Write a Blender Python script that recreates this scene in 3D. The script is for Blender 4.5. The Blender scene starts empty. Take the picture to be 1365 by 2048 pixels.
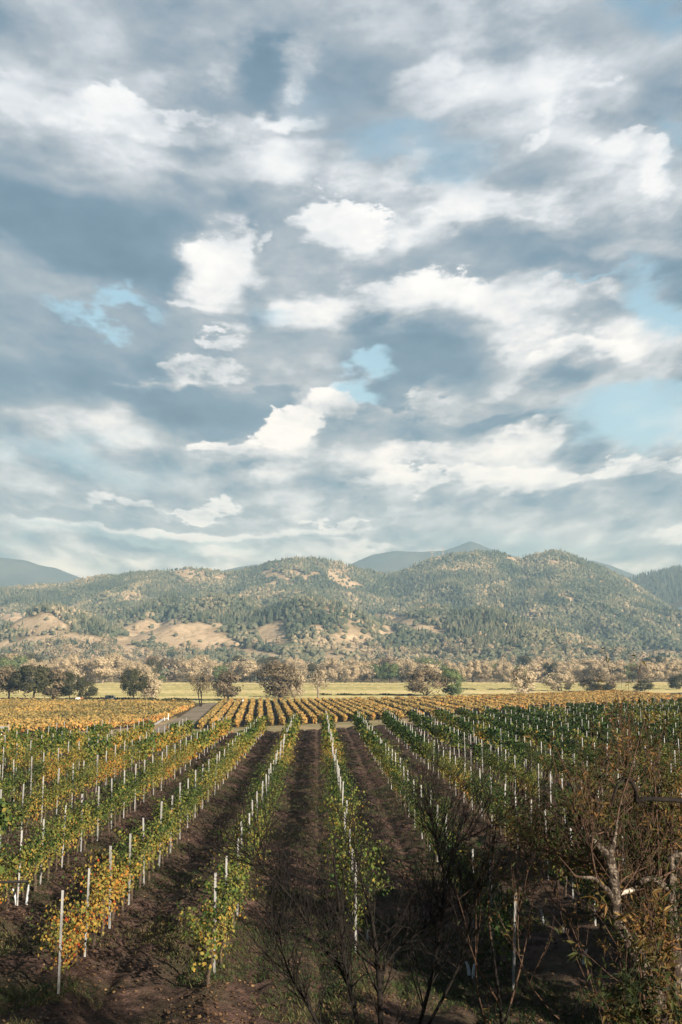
import bpy, math, random
import numpy as np
from mathutils import Vector, Matrix

SC = bpy.context.scene
COL = SC.collection
R = math.radians

# ------------------------------------------------------------------ camera
CAM_H = 6.2                     # metres above the vineyard bench
F_PX = 2200.0                   # focal length in photo pixels (photo 1365 x 2048)
PITCH = math.atan(306 / F_PX)
YAW = -math.atan(47 / F_PX)
cam_data = bpy.data.cameras.new("camera")
cam_data.sensor_fit = 'VERTICAL'
cam_data.sensor_height = 24.0
cam_data.lens = 24.0 * F_PX / 2048.0
cam_data.clip_start = 0.1
cam_data.clip_end = 60000
CAM = bpy.data.objects.new("camera", cam_data)
CAM.location = (0, 0, CAM_H)
CAM.rotation_euler = (R(90) + PITCH, 0, YAW)
COL.objects.link(CAM)
SC.camera = CAM
CAM_M = Matrix.Rotation(YAW, 3, 'Z') @ Matrix.Rotation(R(90) + PITCH, 3, 'X')

def ray(px, py):
    return CAM_M @ Vector(((px - 682.5) / F_PX, (1024 - py) / F_PX, -1.0))

def on_ground(px, py, z=0.0):
    d = ray(px, py)
    t = (z - CAM_H) / d.z
    return Vector((d.x * t, d.y * t, z))

def at_depth(px, py, Y):
    d = ray(px, py)
    t = Y / d.y
    return Vector((d.x * t, Y, CAM_H + d.z * t))

# ------------------------------------------------------------------ light
SUN_EL = R(20.5)
SUN_DIR = Vector((0.64, -0.77, 0)).normalized() * math.cos(SUN_EL) + Vector((0, 0, math.sin(SUN_EL)))
sun_data = bpy.data.lights.new("sun", 'SUN')
sun_data.energy = 5.0
sun_data.angle = R(0.5)
sun_data.color = (1.0, 0.88, 0.73)
SUN = bpy.data.objects.new("sun", sun_data)
SUN.rotation_euler = SUN_DIR.to_track_quat('Z', 'Y').to_euler()
SUN.location = (60, -60, 60)
COL.objects.link(SUN)
SC.view_settings.view_transform = 'Standard'
SC.view_settings.look = 'None'
SC.view_settings.exposure = 1.14
SC.view_settings.gamma = 1.0
SC.view_settings.use_curve_mapping = False
SC.cycles.max_bounces = 6
SC.cycles.diffuse_bounces = 3
SC.cycles.transparent_max_bounces = 8
SC.cycles.volume_bounces = 0

# ------------------------------------------------------------------ sky
def s2l(c):
    return tuple((v / 255 / 12.92) if v / 255 <= 0.04045 else ((v / 255 + 0.055) / 1.055) ** 2.4 for v in c)

class NT:
    """small helper round a node tree"""
    def __init__(self, tree):
        self.t = tree
    def n(self, kind, **kw):
        nd = self.t.nodes.new(kind)
        for k, v in kw.items():
            setattr(nd, k, v)
        return nd
    def link(self, a, b):
        self.t.links.new(a, b)
    def put(self, sock, v):
        if hasattr(v, 'is_linked') or hasattr(v, 'links'):
            self.link(v, sock)
        else:
            sock.default_value = v
    def math(self, op, a, b=None, c=None, clamp=False):
        m = self.n('ShaderNodeMath', operation=op, use_clamp=clamp)
        self.put(m.inputs[0], a)
        if b is not None: self.put(m.inputs[1], b)
        if c is not None: self.put(m.inputs[2], c)
        return m.outputs[0]
    def vmath(self, op, a, b=None, c=None):
        m = self.n('ShaderNodeVectorMath', operation=op)
        self.put(m.inputs[0], a)
        if b is not None: self.put(m.inputs[1], b)
        if c is not None: self.put(m.inputs[2], c)
        return m.outputs[1] if op in ('LENGTH', 'DISTANCE', 'DOT_PRODUCT') else m.outputs[0]
    def noise(self, vec, scale, detail=4, rough=0.5, dist=0.0, color=False, dims='3D'):
        m = self.n('ShaderNodeTexNoise', noise_dimensions=dims)
        if vec is not None: self.link(vec, m.inputs['Vector'])
        self.put(m.inputs['Scale'], scale)
        m.inputs['Detail'].default_value = detail
        m.inputs['Roughness'].default_value = rough
        m.inputs['Distortion'].default_value = dist
        return m.outputs['Color' if color else 'Fac']
    def ramp(self, fac, stops, interp='LINEAR'):
        m = self.n('ShaderNodeValToRGB')
        m.color_ramp.interpolation = interp
        els = m.color_ramp.elements
        while len(els) < len(stops):
            els.new(0.5)
        for e, (p, c) in zip(els, stops):
            e.position = p
            e.color = (c[0], c[1], c[2], 1)
        self.link(fac, m.inputs[0])
        return m.outputs[0]
    def maprange(self, v, a, b, c=0.0, d=1.0, kind='SMOOTHSTEP'):
        m = self.n('ShaderNodeMapRange', interpolation_type=kind)
        self.link(v, m.inputs[0])
        for i, x in enumerate((a, b, c, d)):
            self.put(m.inputs[i + 1], x)
        return m.outputs[0]
    def mixf(self, f, a, b):
        m = self.n('ShaderNodeMix', data_type='FLOAT')
        self.put(m.inputs[0], f); self.put(m.inputs[2], a); self.put(m.inputs[3], b)
        return m.outputs[0]
    def mixc(self, f, a, b, blend='MIX'):
        m = self.n('ShaderNodeMix', data_type='RGBA', blend_type=blend)
        self.put(m.inputs[0], f)
        for s, v in ((m.inputs[6], a), (m.inputs[7], b)):
            if isinstance(v, tuple): s.default_value = (v[0], v[1], v[2], 1)
            else: self.link(v, s)
        return m.outputs[2]

def build_sky():
    w = bpy.data.worlds.new("World")
    SC.world = w
    w.use_nodes = True
    w.node_tree.nodes.clear()
    T = NT(w.node_tree)
    g = T.n('ShaderNodeTexCoord').outputs['Generated']
    s = T.n('ShaderNodeSeparateXYZ'); T.link(g, s.inputs[0])
    x, y, z = s.outputs
    az = T.math('ARCTAN2', x, y)
    el = T.math('ARCSINE', z)
    cp = T.n('ShaderNodeCombineXYZ')
    T.link(az, cp.inputs[0]); T.link(el, cp.inputs[1])
    P = cp.outputs[0]
    # noise coordinates that shrink towards the horizon, as a cloud deck does
    elp = T.math('MAXIMUM', T.math('ADD', el, 0.16), 0.04)
    cq = T.n('ShaderNodeCombineXYZ')
    T.link(T.math('DIVIDE', az, elp), cq.inputs[0])
    T.link(T.math('MULTIPLY', T.math('LOGARITHM', elp, 2.718), 1.9), cq.inputs[1])
    Q = cq.outputs[0]
    # warp
    def warp(scale, detail, rough, amp):
        c = T.noise(Q, scale, detail, rough, color=True)
        c = T.vmath('SUBTRACT', c, (0.5, 0.5, 0.5))
        amp_el = T.math('MULTIPLY', elp, amp)
        sc = T.n('ShaderNodeVectorMath', operation='SCALE')
        T.link(c, sc.inputs[0]); T.link(amp_el, sc.inputs[3])
        return sc.outputs[0]
    w_big = warp(2.2, 2, 0.5, 0.24)
    w_fine = warp(6.0, 6, 0.60, 0.25)
    PW = T.vmath('ADD', T.vmath('ADD', P, w_big), w_fine)           # ragged
    PS = T.vmath('ADD', P, T.vmath('ADD', w_big, T.vmath('MULTIPLY', w_fine, (0.6, 0.5, 0))))   # softer
    # rounded billows
    qd = T.n('ShaderNodeVectorMath', operation='SCALE')
    T.link(T.vmath('SUBTRACT', T.noise(Q, 5.0, 5, 0.6, color=True), (0.5, 0.5, 0.5)), qd.inputs[0])
    qd.inputs[3].default_value = 0.22
    QB = T.vmath('ADD', Q, qd.outputs[0])
    def billow(vec, scale, detail):
        v = T.n('ShaderNodeTexVoronoi', voronoi_dimensions='2D', feature='F1')
        T.link(vec, v.inputs['Vector'])
        v.inputs['Scale'].default_value = scale
        v.inputs['Detail'].default_value = detail
        v.inputs['Roughness'].default_value = 0.5
        return T.math('SUBTRACT', 0.55, v.outputs['Distance'])
    B1 = billow(QB, 4.2, 2)
    B2 = billow(T.vmath('ADD', QB, (0.07, 0.075, 0)), 4.2, 2)
    n1 = T.noise(Q, 3.4, 9, 0.62)
    n3 = T.noise(QB, 8.0, 8, 0.66)
    edge_b = T.math('ADD', T.math('MULTIPLY', B1, 0.45), T.math('MULTIPLY', T.math('SUBTRACT', n3, 0.5), 0.65))

    # (keeps the evaluation order compact: positions wait for the edge field)
    ce = T.n('ShaderNodeCombineXYZ'); T.link(T.math('MULTIPLY', edge_b, 1e-7), ce.inputs[2])
    PW = T.vmath('ADD', PW, ce.outputs[0]); PS = T.vmath('ADD', PS, ce.outputs[0])
    def azel(px, py):
        d = ray(px, py).normalized()
        return math.atan2(d.x, d.y), math.asin(d.z)
    def blob(px, py, rx, ry, rot, soft, ragged):
        a, e = azel(px, py)
        a2, _ = azel(px + rx, py)
        _, e2 = azel(px, py - ry)
        sx, sy = 1.0 / abs(a2 - a), 1.0 / abs(e2 - e)
        src = PW if ragged else PS
        if abs(rot) < 3:
            q = T.vmath('MULTIPLY_ADD', src, (sx, sy, 0), (-a * sx, -e * sy, 0))
        else:
            c, n_ = math.cos(R(rot)), math.sin(R(rot))
            cq_ = T.n('ShaderNodeCombineXYZ')
            T.link(T.math('SUBTRACT', T.vmath('DOT_PRODUCT', src, (c * sx, n_ * sx, 0)), (c * a + n_ * e) * sx), cq_.inputs[0])
            T.link(T.math('SUBTRACT', T.vmath('DOT_PRODUCT', src, (-n_ * sy, c * sy, 0)), (-n_ * a + c * e) * sy), cq_.inputs[1])
            q = cq_.outputs[0]
        ln = T.math('SUBTRACT', T.vmath('LENGTH', q), edge_b)
        return T.maprange(ln, 1.0 + soft * 0.42, 1.0 - soft * 0.58 - 0.05, 0.0, 1.0)

    base = T.noise(Q, 1.3, 5, 0.55)
    b = T.maprange(base, 0.25, 0.75, 0.30, 0.62)
    rr = random.Random(4)
    blobs = []
    for B_ in CLOUD_BLOBS:
        px, py, rx, ry, rot, soft, val, op, rag = B_
        val = val if val < 0.8 else 0.8 + (val - 0.8) * 0.55          # leave room for relief in the brightest heads
        blobs.append((px, py, rx, ry, rot, soft * 0.85, val, op, rag))
        if val >= 0.66 and rx > 60 and ry > 20:
            # cumulus heads along the top, shaded base below
            blobs.append((px + rr.uniform(-.1, .1) * rx, py + 0.62 * ry, rx * 0.86, ry * 0.34, 0, 1.1, val - 0.30, 0.62, 0))
            for k in range(3):
                t = R(rr.uniform(20, 160))
                blobs.append((px + math.cos(t) * rx * 0.62, py - math.sin(t) * ry * 0.55, rx * rr.uniform(.22, .36), max(10, ry * rr.uniform(.30, .46)), 0, 0.75, min(1.0, val + 0.07), 0.8, 1))
    for (px, py, rx, ry, rot, soft, val, op, rag) in blobs:
        m = blob(px, py, rx, ry, rot, soft, rag)
        if op < 1:
            m = T.math('MULTIPLY', m, op)
        b = T.mixf(m, b, val)
    # billow texture inside the clouds, lit from the right
    Qo = T.vmath('ADD', Q, (0.10, 0.09, 0.0))
    n2 = T.noise(Qo, 3.4, 9, 0.62)
    relief = T.math('SUBTRACT', n1, n2)
    # bright masses show their billows more than the slate undersides do
    k = T.math('MULTIPLY', T.maprange(b, 0.2, 0.75, 0.35, 1.15), T.maprange(el, 0.25, 0.48, 1.0, 0.75))
    tex = T.math('MULTIPLY', relief, 1.25)
    tex = T.math('ADD', tex, T.math('MULTIPLY', T.math('SUBTRACT', B1, B2), 0.34))
    tex = T.math('ADD', tex, T.math('MULTIPLY', T.math('SUBTRACT', n1, 0.5), 0.42))
    tex = T.math('ADD', tex, T.math('MULTIPLY', T.math('SUBTRACT', n3, 0.5), 0.26))
    b = T.math('ADD', b, T.math('MULTIPLY', tex, k))
    b = T.math('SUBTRACT', b, T.math('MULTIPLY', T.math('MAXIMUM', T.math('SUBTRACT', b, 0.86), 0.0), 0.5), clamp=True)
    ccol = T.ramp(b, [(0.0, s2l((74, 99, 118))), (0.22, s2l((106, 129, 147))), (0.47, s2l((161, 169, 176))),
                      (0.72, s2l((211, 215, 219))), (1.0, s2l((247, 246, 243)))])
    # thinner, bluer cloud low over the hills
    low = T.maprange(el, 0.24, 0.05, 0.0, 0.75)
    ccol = T.mixc(low, ccol, T.mixc(1.0, ccol, (0.74, 0.91, 1.10), 'MULTIPLY'))
    ccol = T.mixc(1.0, ccol, (0.965, 1.0, 1.06), 'MULTIPLY')
    # unseen sky overhead and behind the viewpoint, darkened to deepen the shadows
    unseen_dim = T.math('MAXIMUM', T.maprange(T.math('ABSOLUTE', az), 0.5, 1.0, 0.0, 0.8), T.maprange(el, 0.62, 0.9, 0.0, 0.8))
    ccol = T.mixc(unseen_dim, ccol, (0.0, 0.0, 0.0))
    cover = None
    for (px, py, rx, ry, rot, soft, op) in SKY_GAPS:
        m = blob(px, py, rx * 1.08, ry * 1.15, rot, soft * 1.5, True)
        m = T.math('MULTIPLY', m, op)
        cover = m if cover is None else T.math('MAXIMUM', cover, m)
    cover = T.math('MULTIPLY', cover, T.maprange(n1, 0.50, 0.70, 1.0, 0.72))     # wisps drift across the gaps
    # elsewhere round the horizon the deck breaks up by itself
    away = T.maprange(T.math('ABSOLUTE', az), 0.42, 0.7, 0.0, 1.0)
    brk = T.math('MULTIPLY', T.maprange(T.noise(Q, 2.0, 6, 0.6), 0.55, 0.68), away)
    cover = T.math('MAXIMUM', cover, brk)
    sky = T.n('ShaderNodeTexSky', sky_type='NISHITA')
    sky.sun_disc = False
    sky.sun_elevation = SUN_EL
    sky.sun_rotation = math.atan2(SUN_DIR.x, SUN_DIR.y)
    sky.air_density = 1.0; sky.dust_density = 1.2; sky.ozone_density = 1.6
    # thin high cloud veils the blue
    veil = T.maprange(el, 0.62, 0.12, 0.25, 0.75)
    skc = T.mixc(1.0, sky.outputs[0], (0.14, 0.165, 0.15), 'MULTIPLY')
    skc = T.mixc(veil, skc, s2l((168, 208, 236)))
    b1 = T.n('ShaderNodeBackground'); T.link(skc, b1.inputs[0]); b1.inputs[1].default_value = 0.50
    b2 = T.n('ShaderNodeBackground'); T.link(ccol, b2.inputs[0]); b2.inputs[1].default_value = 0.53
    mx = T.n('ShaderNodeMixShader')
    T.link(cover, mx.inputs[0]); T.link(b2.outputs[0], mx.inputs[1]); T.link(b1.outputs[0], mx.inputs[2])
    out = T.n('ShaderNodeOutputWorld')
    T.link(mx.outputs[0], out.inputs[0])
    w.cycles.sampling_method = 'MANUAL'
    w.cycles.sample_map_resolution = 512

# cloud masses of this sky: centre, half sizes, tilt, softness, brightness, opacity, ragged edge
CLOUD_BLOBS = [
    # wide grey and slate masses
    (680, 300, 900, 420, 0, 1.2, 0.50, 0.7, 0),
    (680, 980, 900, 130, 0, 1.0, 0.55, 0.7, 0),
    (120, 480, 380, 110, 0, 0.9, 0.17, 0.95, 0),
    (160, 690, 330, 110, 0, 0.9, 0.28, 0.95, 0),
    (40, 765, 240, 60, 0, 0.7, 0.20, 0.8, 0),
    (290, 60, 240, 110, 0, 1.0, 0.50, 0.8, 0),
    (500, 115, 80, 80, 25, 1.1, 0.16, 0.85, 1),
    (410, 150, 110, 44, -8, 1.1, 0.26, 0.8, 1),
    (700, 120, 170, 110, 0, 1.0, 0.30, 0.85, 0),
    (1290, 120, 170, 100, 0, 1.0, 0.46, 0.8, 0),
    (700, 230, 170, 50, 0, 0.9, 0.34, 0.8, 0),
    (560, 410, 260, 40, 0, 0.9, 0.36, 0.8, 0),
    (640, 650, 220, 80, 0, 0.9, 0.33, 0.8, 0),
    (1050, 525, 430, 36, -2, 0.8, 0.26, 0.9, 0),
    # light masses, top of the picture
    (90, 220, 200, 95, 0, 0.9, 0.67, 0.95, 0),
    (270, 245, 200, 62, -4, 0.8, 0.69, 0.95, 0),
    (40, 150, 90, 80, 0, 0.9, 0.63, 0.9, 0),
    (355, 75, 80, 70, 20, 1.0, 0.59, 0.8, 0),
    (470, 340, 400, 46, -2, 0.9, 0.59, 0.9, 0),
    (590, 320, 190, 52, 0, 0.8, 0.61, 0.9, 0),
    (590, 75, 45, 55, 0, 1.0, 0.67, 0.75, 1),
    (560, 200, 85, 38, 0, 1.0, 0.65, 0.85, 1),
    (980, 60, 150, 90, 0, 0.9, 0.63, 0.95, 0),
    (1010, 170, 190, 85, 0, 0.9, 0.65, 0.95, 0),
    (830, 145, 60, 40, 0, 0.9, 0.67, 0.85, 0),
    (1190, 210, 140, 60, -18, 0.8, 0.67, 0.9, 0),
    (1080, 300, 200, 70, 0, 0.9, 0.55, 0.85, 0),
    (1070, 262, 50, 25, 0, 0.8, 0.75, 0.8, 1),
    (1270, 335, 130, 60, 0, 0.7, 0.77, 0.95, 1),
    (900, 350, 100, 45, 25, 0.9, 0.65, 0.9, 1),
    (1090, 350, 130, 40, 0, 1.0, 0.41, 0.8, 0),
    (960, 430, 330, 56, 2, 0.8, 0.71, 0.95, 0),
    (1000, 455, 260, 36, 3, 0.7, 0.77, 0.9, 0),
    (1250, 420, 170, 50, 0, 0.9, 0.63, 0.9, 0),
    (1290, 500, 150, 24, 2, 0.9, 0.55, 0.8, 0),
    # bright cumulus in the middle
    (425, 525, 100, 92, 0, 0.75, 0.93, 0.97, 0),
    (370, 585, 70, 30, 0, 0.9, 0.74, 0.9, 1),
    (512, 475, 22, 26, 0, 0.7, 0.86, 0.8, 1),
    (675, 452, 78, 50, 0, 0.7, 0.90, 0.95, 1),
    (730, 605, 230, 62, 0, 0.7, 0.86, 0.95, 0),
    (800, 590, 150, 48, 0, 0.6, 0.98, 0.95, 0),
    (1090, 630, 200, 75, 0, 0.8, 0.66, 0.95, 0),
    (1000, 610, 80, 40, 0, 0.9, 0.62, 0.8, 0),
    (1190, 605, 80, 40, 0, 0.8, 0.74, 0.8, 0),
    (1120, 700, 170, 38, 0, 0.9, 0.70, 0.9, 1),
    (1000, 715, 50, 30, 0, 0.8, 0.74, 0.8, 1),
    (1350, 690, 70, 90, 0, 0.8, 0.58, 0.95, 0),
    (640, 680, 160, 30, 0, 0.9, 0.40, 0.8, 0),
    (830, 715, 190, 50, 0, 0.8, 0.20, 0.95, 0),
    (825, 768, 72, 34, 0, 0.6, 0.18, 0.95, 1),
    (560, 720, 120, 36, 0, 0.9, 0.36, 0.8, 0),
    (450, 670, 46, 16, 0, 0.8, 0.72, 0.8, 1),
    (320, 772, 75, 26, 10, 0.9, 0.70, 0.9, 1),
    (430, 745, 75, 20, 5, 0.9, 0.68, 0.85, 1),
    # slate tongue over the white bank
    (380, 822, 235, 46, -4, 0.55, 0.19, 0.97, 0),
    (540, 830, 60, 50, 0, 0.5, 0.20, 0.95, 1),
    (130, 880, 240, 44, 4, 0.8, 0.52, 0.9, 0),
    (660, 815, 80, 48, 30, 0.5, 0.97, 0.97, 1),
    (590, 865, 75, 34, 20, 0.5, 0.96, 0.97, 1),
    (450, 895, 85, 28, -4, 0.5, 0.96, 0.97, 1),
    (760, 860, 100, 34, 0, 0.8, 0.48, 0.9, 1),
    (860, 835, 80, 22, 0, 0.8, 0.40, 0.85, 1),
    (1000, 815, 105, 24, 0, 0.5, 0.22, 0.95, 0),
    (1130, 790, 110, 18, 6, 0.9, 0.52, 0.85, 0),
    (620, 930, 220, 30, 0, 1.0, 0.60, 0.8, 0),
    (960, 890, 200, 50, 0, 0.7, 0.86, 0.95, 0),
    (1060, 880, 80, 40, 0, 0.6, 0.92, 0.9, 0),
    (820, 955, 190, 26, 2, 0.6, 0.93, 0.95, 1),
    (1000, 962, 200, 26, -1, 0.6, 0.97, 0.95, 1),
    (1240, 945, 70, 40, 0, 0.4, 0.99, 0.98, 1),
    (1330, 955, 70, 34, 0, 0.4, 0.98, 0.98, 1),
    (1240, 962, 140, 22, 0, 0.6, 0.96, 0.95, 1),
    (1230, 1005, 200, 30, -3, 0.7, 0.40, 0.95, 0),
    (900, 1010, 260, 24, 0, 0.9, 0.58, 0.85, 0),
    (1000, 1045, 320, 22, 0, 0.9, 0.44, 0.85, 0),
    (1350, 1065, 60, 22, 0, 0.9, 0.76, 0.85, 1),
    # small clouds over the left ridge
    (200, 980, 260, 40, 0, 1.0, 0.44, 0.8, 0),
    (205, 1012, 50, 26, 0, 0.6, 0.80, 0.9, 1),
    (272, 1014, 28, 16, 0, 0.5, 0.82, 0.9, 1),
    (400, 1024, 80, 11, 0, 0.5, 0.86, 0.95, 1),
    (436, 1011, 26, 15, 0, 0.5, 0.93, 0.95, 1),
    (250, 1055, 420, 16, 0, 0.8, 0.32, 0.8, 0),
    (420, 1080, 330, 10, 2, 0.9, 0.82, 0.9, 0),
    (660, 1062, 60, 8, 0, 0.9, 0.85, 0.9, 1),
    (470, 1112, 90, 9, 0, 0.9, 0.86, 0.85, 0),
    (740, 1110, 80, 14, 0, 0.9, 0.84, 0.85, 0),
    (700, 1140, 800, 20, 0, 1.0, 0.74, 0.6, 0),
]
SKY_GAPS = [
    (195, 625, 95, 20, 6, 0.7, 0.95), (245, 632, 50, 20, -20, 0.7, 0.9), (225, 585, 16, 12, 0, 0.8, 0.6),
    (725, 772, 60, 17, -8, 0.7, 0.95), (1260, 835, 150, 66, 0, 0.6, 0.97), (1345, 800, 60, 40, 0, 0.7, 0.8),
    (1345, 602, 70, 46, -30, 0.7, 0.95), (1180, 558, 130, 8, 0, 1.0, 0.6), (800, 285, 120, 42, 0, 1.0, 0.62),
    (890, 300, 90, 34, 0, 1.0, 0.5), (1310, 15, 130, 52, -14, 1.0, 0.85), (1350, 265, 60, 30, 0, 1.0, 0.6),
    (560, 600, 40, 20, 0, 1.0, 0.4), (150, 925, 160, 30, 0, 1.2, 0.45), (300, 1095, 280, 14, 0, 1.2, 0.4),
    (1100, 1090, 200, 24, 0, 1.2, 0.4), (620, 140, 60, 60, 0, 1.2, 0.3),
]
build_sky()

# ------------------------------------------------------------------ mesh helpers
rng = np.random.default_rng(7)
random.seed(7)

def np_mesh(name, V, groups, mats=(), tint=None, smooth=False, mat_idx=None):
    """groups: list of integer face arrays (n x k). tint: one float per face."""
    me = bpy.data.meshes.new(name)
    V = np.asarray(V, dtype=np.float32)
    me.vertices.add(len(V))
    me.vertices.foreach_set('co', V.ravel())
    groups = [np.asarray(g, dtype=np.int32) for g in groups if len(g)]
    loops = np.concatenate([g.ravel() for g in groups])
    counts = np.concatenate([np.full(len(g), g.shape[1], dtype=np.int32) for g in groups])
    starts = np.concatenate([[0], np.cumsum(counts)[:-1]]).astype(np.int32)
    me.loops.add(len(loops))
    me.loops.foreach_set('vertex_index', loops)
    me.polygons.add(len(counts))
    me.polygons.foreach_set('loop_start', starts)
    me.polygons.foreach_set('loop_total', counts)
    me.polygons.foreach_set('use_smooth', np.full(len(counts), smooth, dtype=bool))
    for m in mats:
        me.materials.append(m)
    if mat_idx is not None:
        me.polygons.foreach_set('material_index', np.asarray(mat_idx, dtype=np.int32))
    if tint is not None:
        a = me.attributes.new('tint', 'FLOAT', 'FACE')
        a.data.foreach_set('value', np.asarray(tint, dtype=np.float32))
    me.update(calc_edges=True)
    me.validate()
    return me

def link(name, me, parent=None, loc=None):
    o = bpy.data.objects.new(name, me)
    COL.objects.link(o)
    if parent is not None: o.parent = parent
    if loc is not None: o.location = loc
    return o

def tag(o, label=None, cat=None, group=None, kind=None):
    if label: o['label'] = label
    if cat: o['category'] = cat
    if group: o['group'] = group
    if kind: o['kind'] = kind
    return o

def thing(name, loc, label, cat, group=None, rz=0.0):
    o = bpy.data.objects.new(name, None)
    o.empty_display_size = 0.3
    o.location = loc
    o.rotation_euler = (0, 0, rz)
    COL.objects.link(o)
    return tag(o, label, cat, group)

class MB:
    """collects boxes, tubes and plates for one part"""
    def __init__(self): self.V = []; self.Q = []; self.T = []; self.n = 0
    def add(self, V, quads=(), tris=()):
        V = np.asarray(V, dtype=float)
        if len(quads): self.Q.append(np.asarray(quads) + self.n)
        if len(tris): self.T.append(np.asarray(tris) + self.n)
        self.V.append(V); self.n += len(V)
    def box(self, x0, x1, y0, y1, z0, z1):
        self.add([(x0,y0,z0),(x1,y0,z0),(x1,y1,z0),(x0,y1,z0),(x0,y0,z1),(x1,y0,z1),(x1,y1,z1),(x0,y1,z1)],
                 [(0,3,2,1),(4,5,6,7),(0,1,5,4),(1,2,6,5),(2,3,7,6),(3,0,4,7)])
    def tube(self, pts, rad, sides=6):
        V, Q = tubes([(np.asarray(pts, float), np.asarray(rad, float) if hasattr(rad, '__len__') else np.full(len(pts), rad))], sides)
        self.add(V, Q)
    def prism(self, outline, y0, y1):
        """outline in x,z extruded along y"""
        n = len(outline)
        V = [(x, y0, z) for x, z in outline] + [(x, y1, z) for x, z in outline]
        q = [(i, (i+1) % n, n + (i+1) % n, n + i) for i in range(n)]
        self.add(V, q)
        c0 = np.array([[(p[0]) for p in outline], [(p[1]) for p in outline]]).mean(axis=1)
        self.add(V[:n] + [(c0[0], y0, c0[1])], (), [(i, n, (i+1) % n) for i in range(n)])
        self.add(V[n:] + [(c0[0], y1, c0[1])], (), [(i, (i+1) % n, n) for i in range(n)])
    def mesh(self, name, mat, smooth=False):
        g = []
        if self.Q: g.append(np.concatenate(self.Q))
        if self.T: g.append(np.concatenate(self.T))
        return np_mesh(name, np.concatenate(self.V), g, [mat], smooth=smooth)
    def build(self, name, mat, parent=None, smooth=False, loc=None):
        return link(name, self.mesh(name, mat, smooth), parent, loc)

def tubes(paths, sides=5):
    """paths: list of (pts, radii). one closed-sided tube each."""
    Vs, Qs, n = [], [], 0
    ang = np.linspace(0, 2 * np.pi, sides, endpoint=False)
    for pts, rad in paths:
        k = len(pts)
        d = np.gradient(pts, axis=0)
        d /= np.linalg.norm(d, axis=1)[:, None] + 1e-9
        ref = np.array([0.31, 0.95, 0.05]) if abs(d[:, 2]).mean() > 0.7 else np.array([0.05, 0.1, 1.0])
        u = np.cross(d, ref); u /= np.linalg.norm(u, axis=1)[:, None] + 1e-9
        w = np.cross(d, u)
        ring = pts[:, None, :] + rad[:, None, None] * (np.cos(ang)[None, :, None] * u[:, None, :] + np.sin(ang)[None, :, None] * w[:, None, :])
        Vs.append(ring.reshape(-1, 3))
        i = np.arange(k - 1)[:, None] * sides; j = np.arange(sides)[None, :]; j2 = (j + 1) % sides
        Qs.append(np.stack([i + j, i + j2, i + sides + j2, i + sides + j], axis=-1).reshape(-1, 4) + n)
        n += k * sides
    return np.concatenate(Vs), np.concatenate(Qs)

def rand_dirs(n, r=None):
    r = r or rng
    v = r.normal(size=(n, 3)); return v / np.linalg.norm(v, axis=1)[:, None]

LEAF_FORMS = {
    'vine': (np.array([(-0.08, 0.0, 0), (0.08, 0.0, 0), (0.5, 0.32, 0.10), (0.30, 0.72, 0.06), (0.0, 1.0, -0.10), (-0.30, 0.72, 0.06), (-0.5, 0.32, 0.10)]),
             [(0, 1, 2, 6), (6, 2, 3, 5)], [(5, 3, 4)]),
    'lance': (np.array([(0, 0, 0), (0.13, 0.35, 0.02), (0, 1, -0.12), (-0.13, 0.35, 0.02)]), [(0, 1, 2, 3)], []),
    'clump': (np.array([(-0.5, -0.5, 0.08), (0.5, -0.42, -0.06), (0.55, 0.5, 0.1), (-0.42, 0.55, -0.08)]), [(0, 1, 2, 3)], []),
    'blade': (np.array([(-0.05, 0, 0), (0.05, 0, 0), (0.03, 0.6, 0.05), (0.0, 1.0, 0.22)]), [(0, 1, 2, 3)], []),
}

def leaves(pos, axis, normal, size, form):
    """leaf meshes at pos, growing along axis, facing normal. returns V, quads, tris"""
    L, Q, T = LEAF_FORMS[form]
    n = len(pos)
    a = axis / (np.linalg.norm(axis, axis=1)[:, None] + 1e-9)
    s = np.cross(a, normal); s /= np.linalg.norm(s, axis=1)[:, None] + 1e-9
    m = np.cross(s, a)
    size = np.broadcast_to(size, (n,))[:, None, None]
    V = pos[:, None, :] + size * (L[None, :, 0:1] * s[:, None, :] + L[None, :, 1:2] * a[:, None, :] + L[None, :, 2:3] * m[:, None, :])
    k = len(L)
    off = (np.arange(n) * k)[:, None, None]
    q = (np.asarray(Q)[None] + off).reshape(-1, 4) if Q else np.zeros((0, 4), int)
    t = (np.asarray(T)[None] + off).reshape(-1, 3) if T else np.zeros((0, 3), int)
    return V.reshape(-1, 3), q, t

def leaf_mesh(name, pos, axis, normal, size, tint, form, mat):
    V, q, t = leaves(pos, axis, normal, size, form)
    nq = len(LEAF_FORMS[form][1]); nt = len(LEAF_FORMS[form][2])
    tt = np.concatenate([np.repeat(tint, nq), np.repeat(tint, nt)])
    return np_mesh(name, V, [q, t], [mat], tint=tt)

# ------------------------------------------------------------------ materials
def new_mat(name):
    m = bpy.data.materials.new(name)
    m.use_nodes = True
    m.node_tree.nodes.clear()
    return m, NT(m.node_tree)

def finish(T, shader):
    o = T.n('ShaderNodeOutputMaterial')
    T.link(shader, o.inputs[0])

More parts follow.
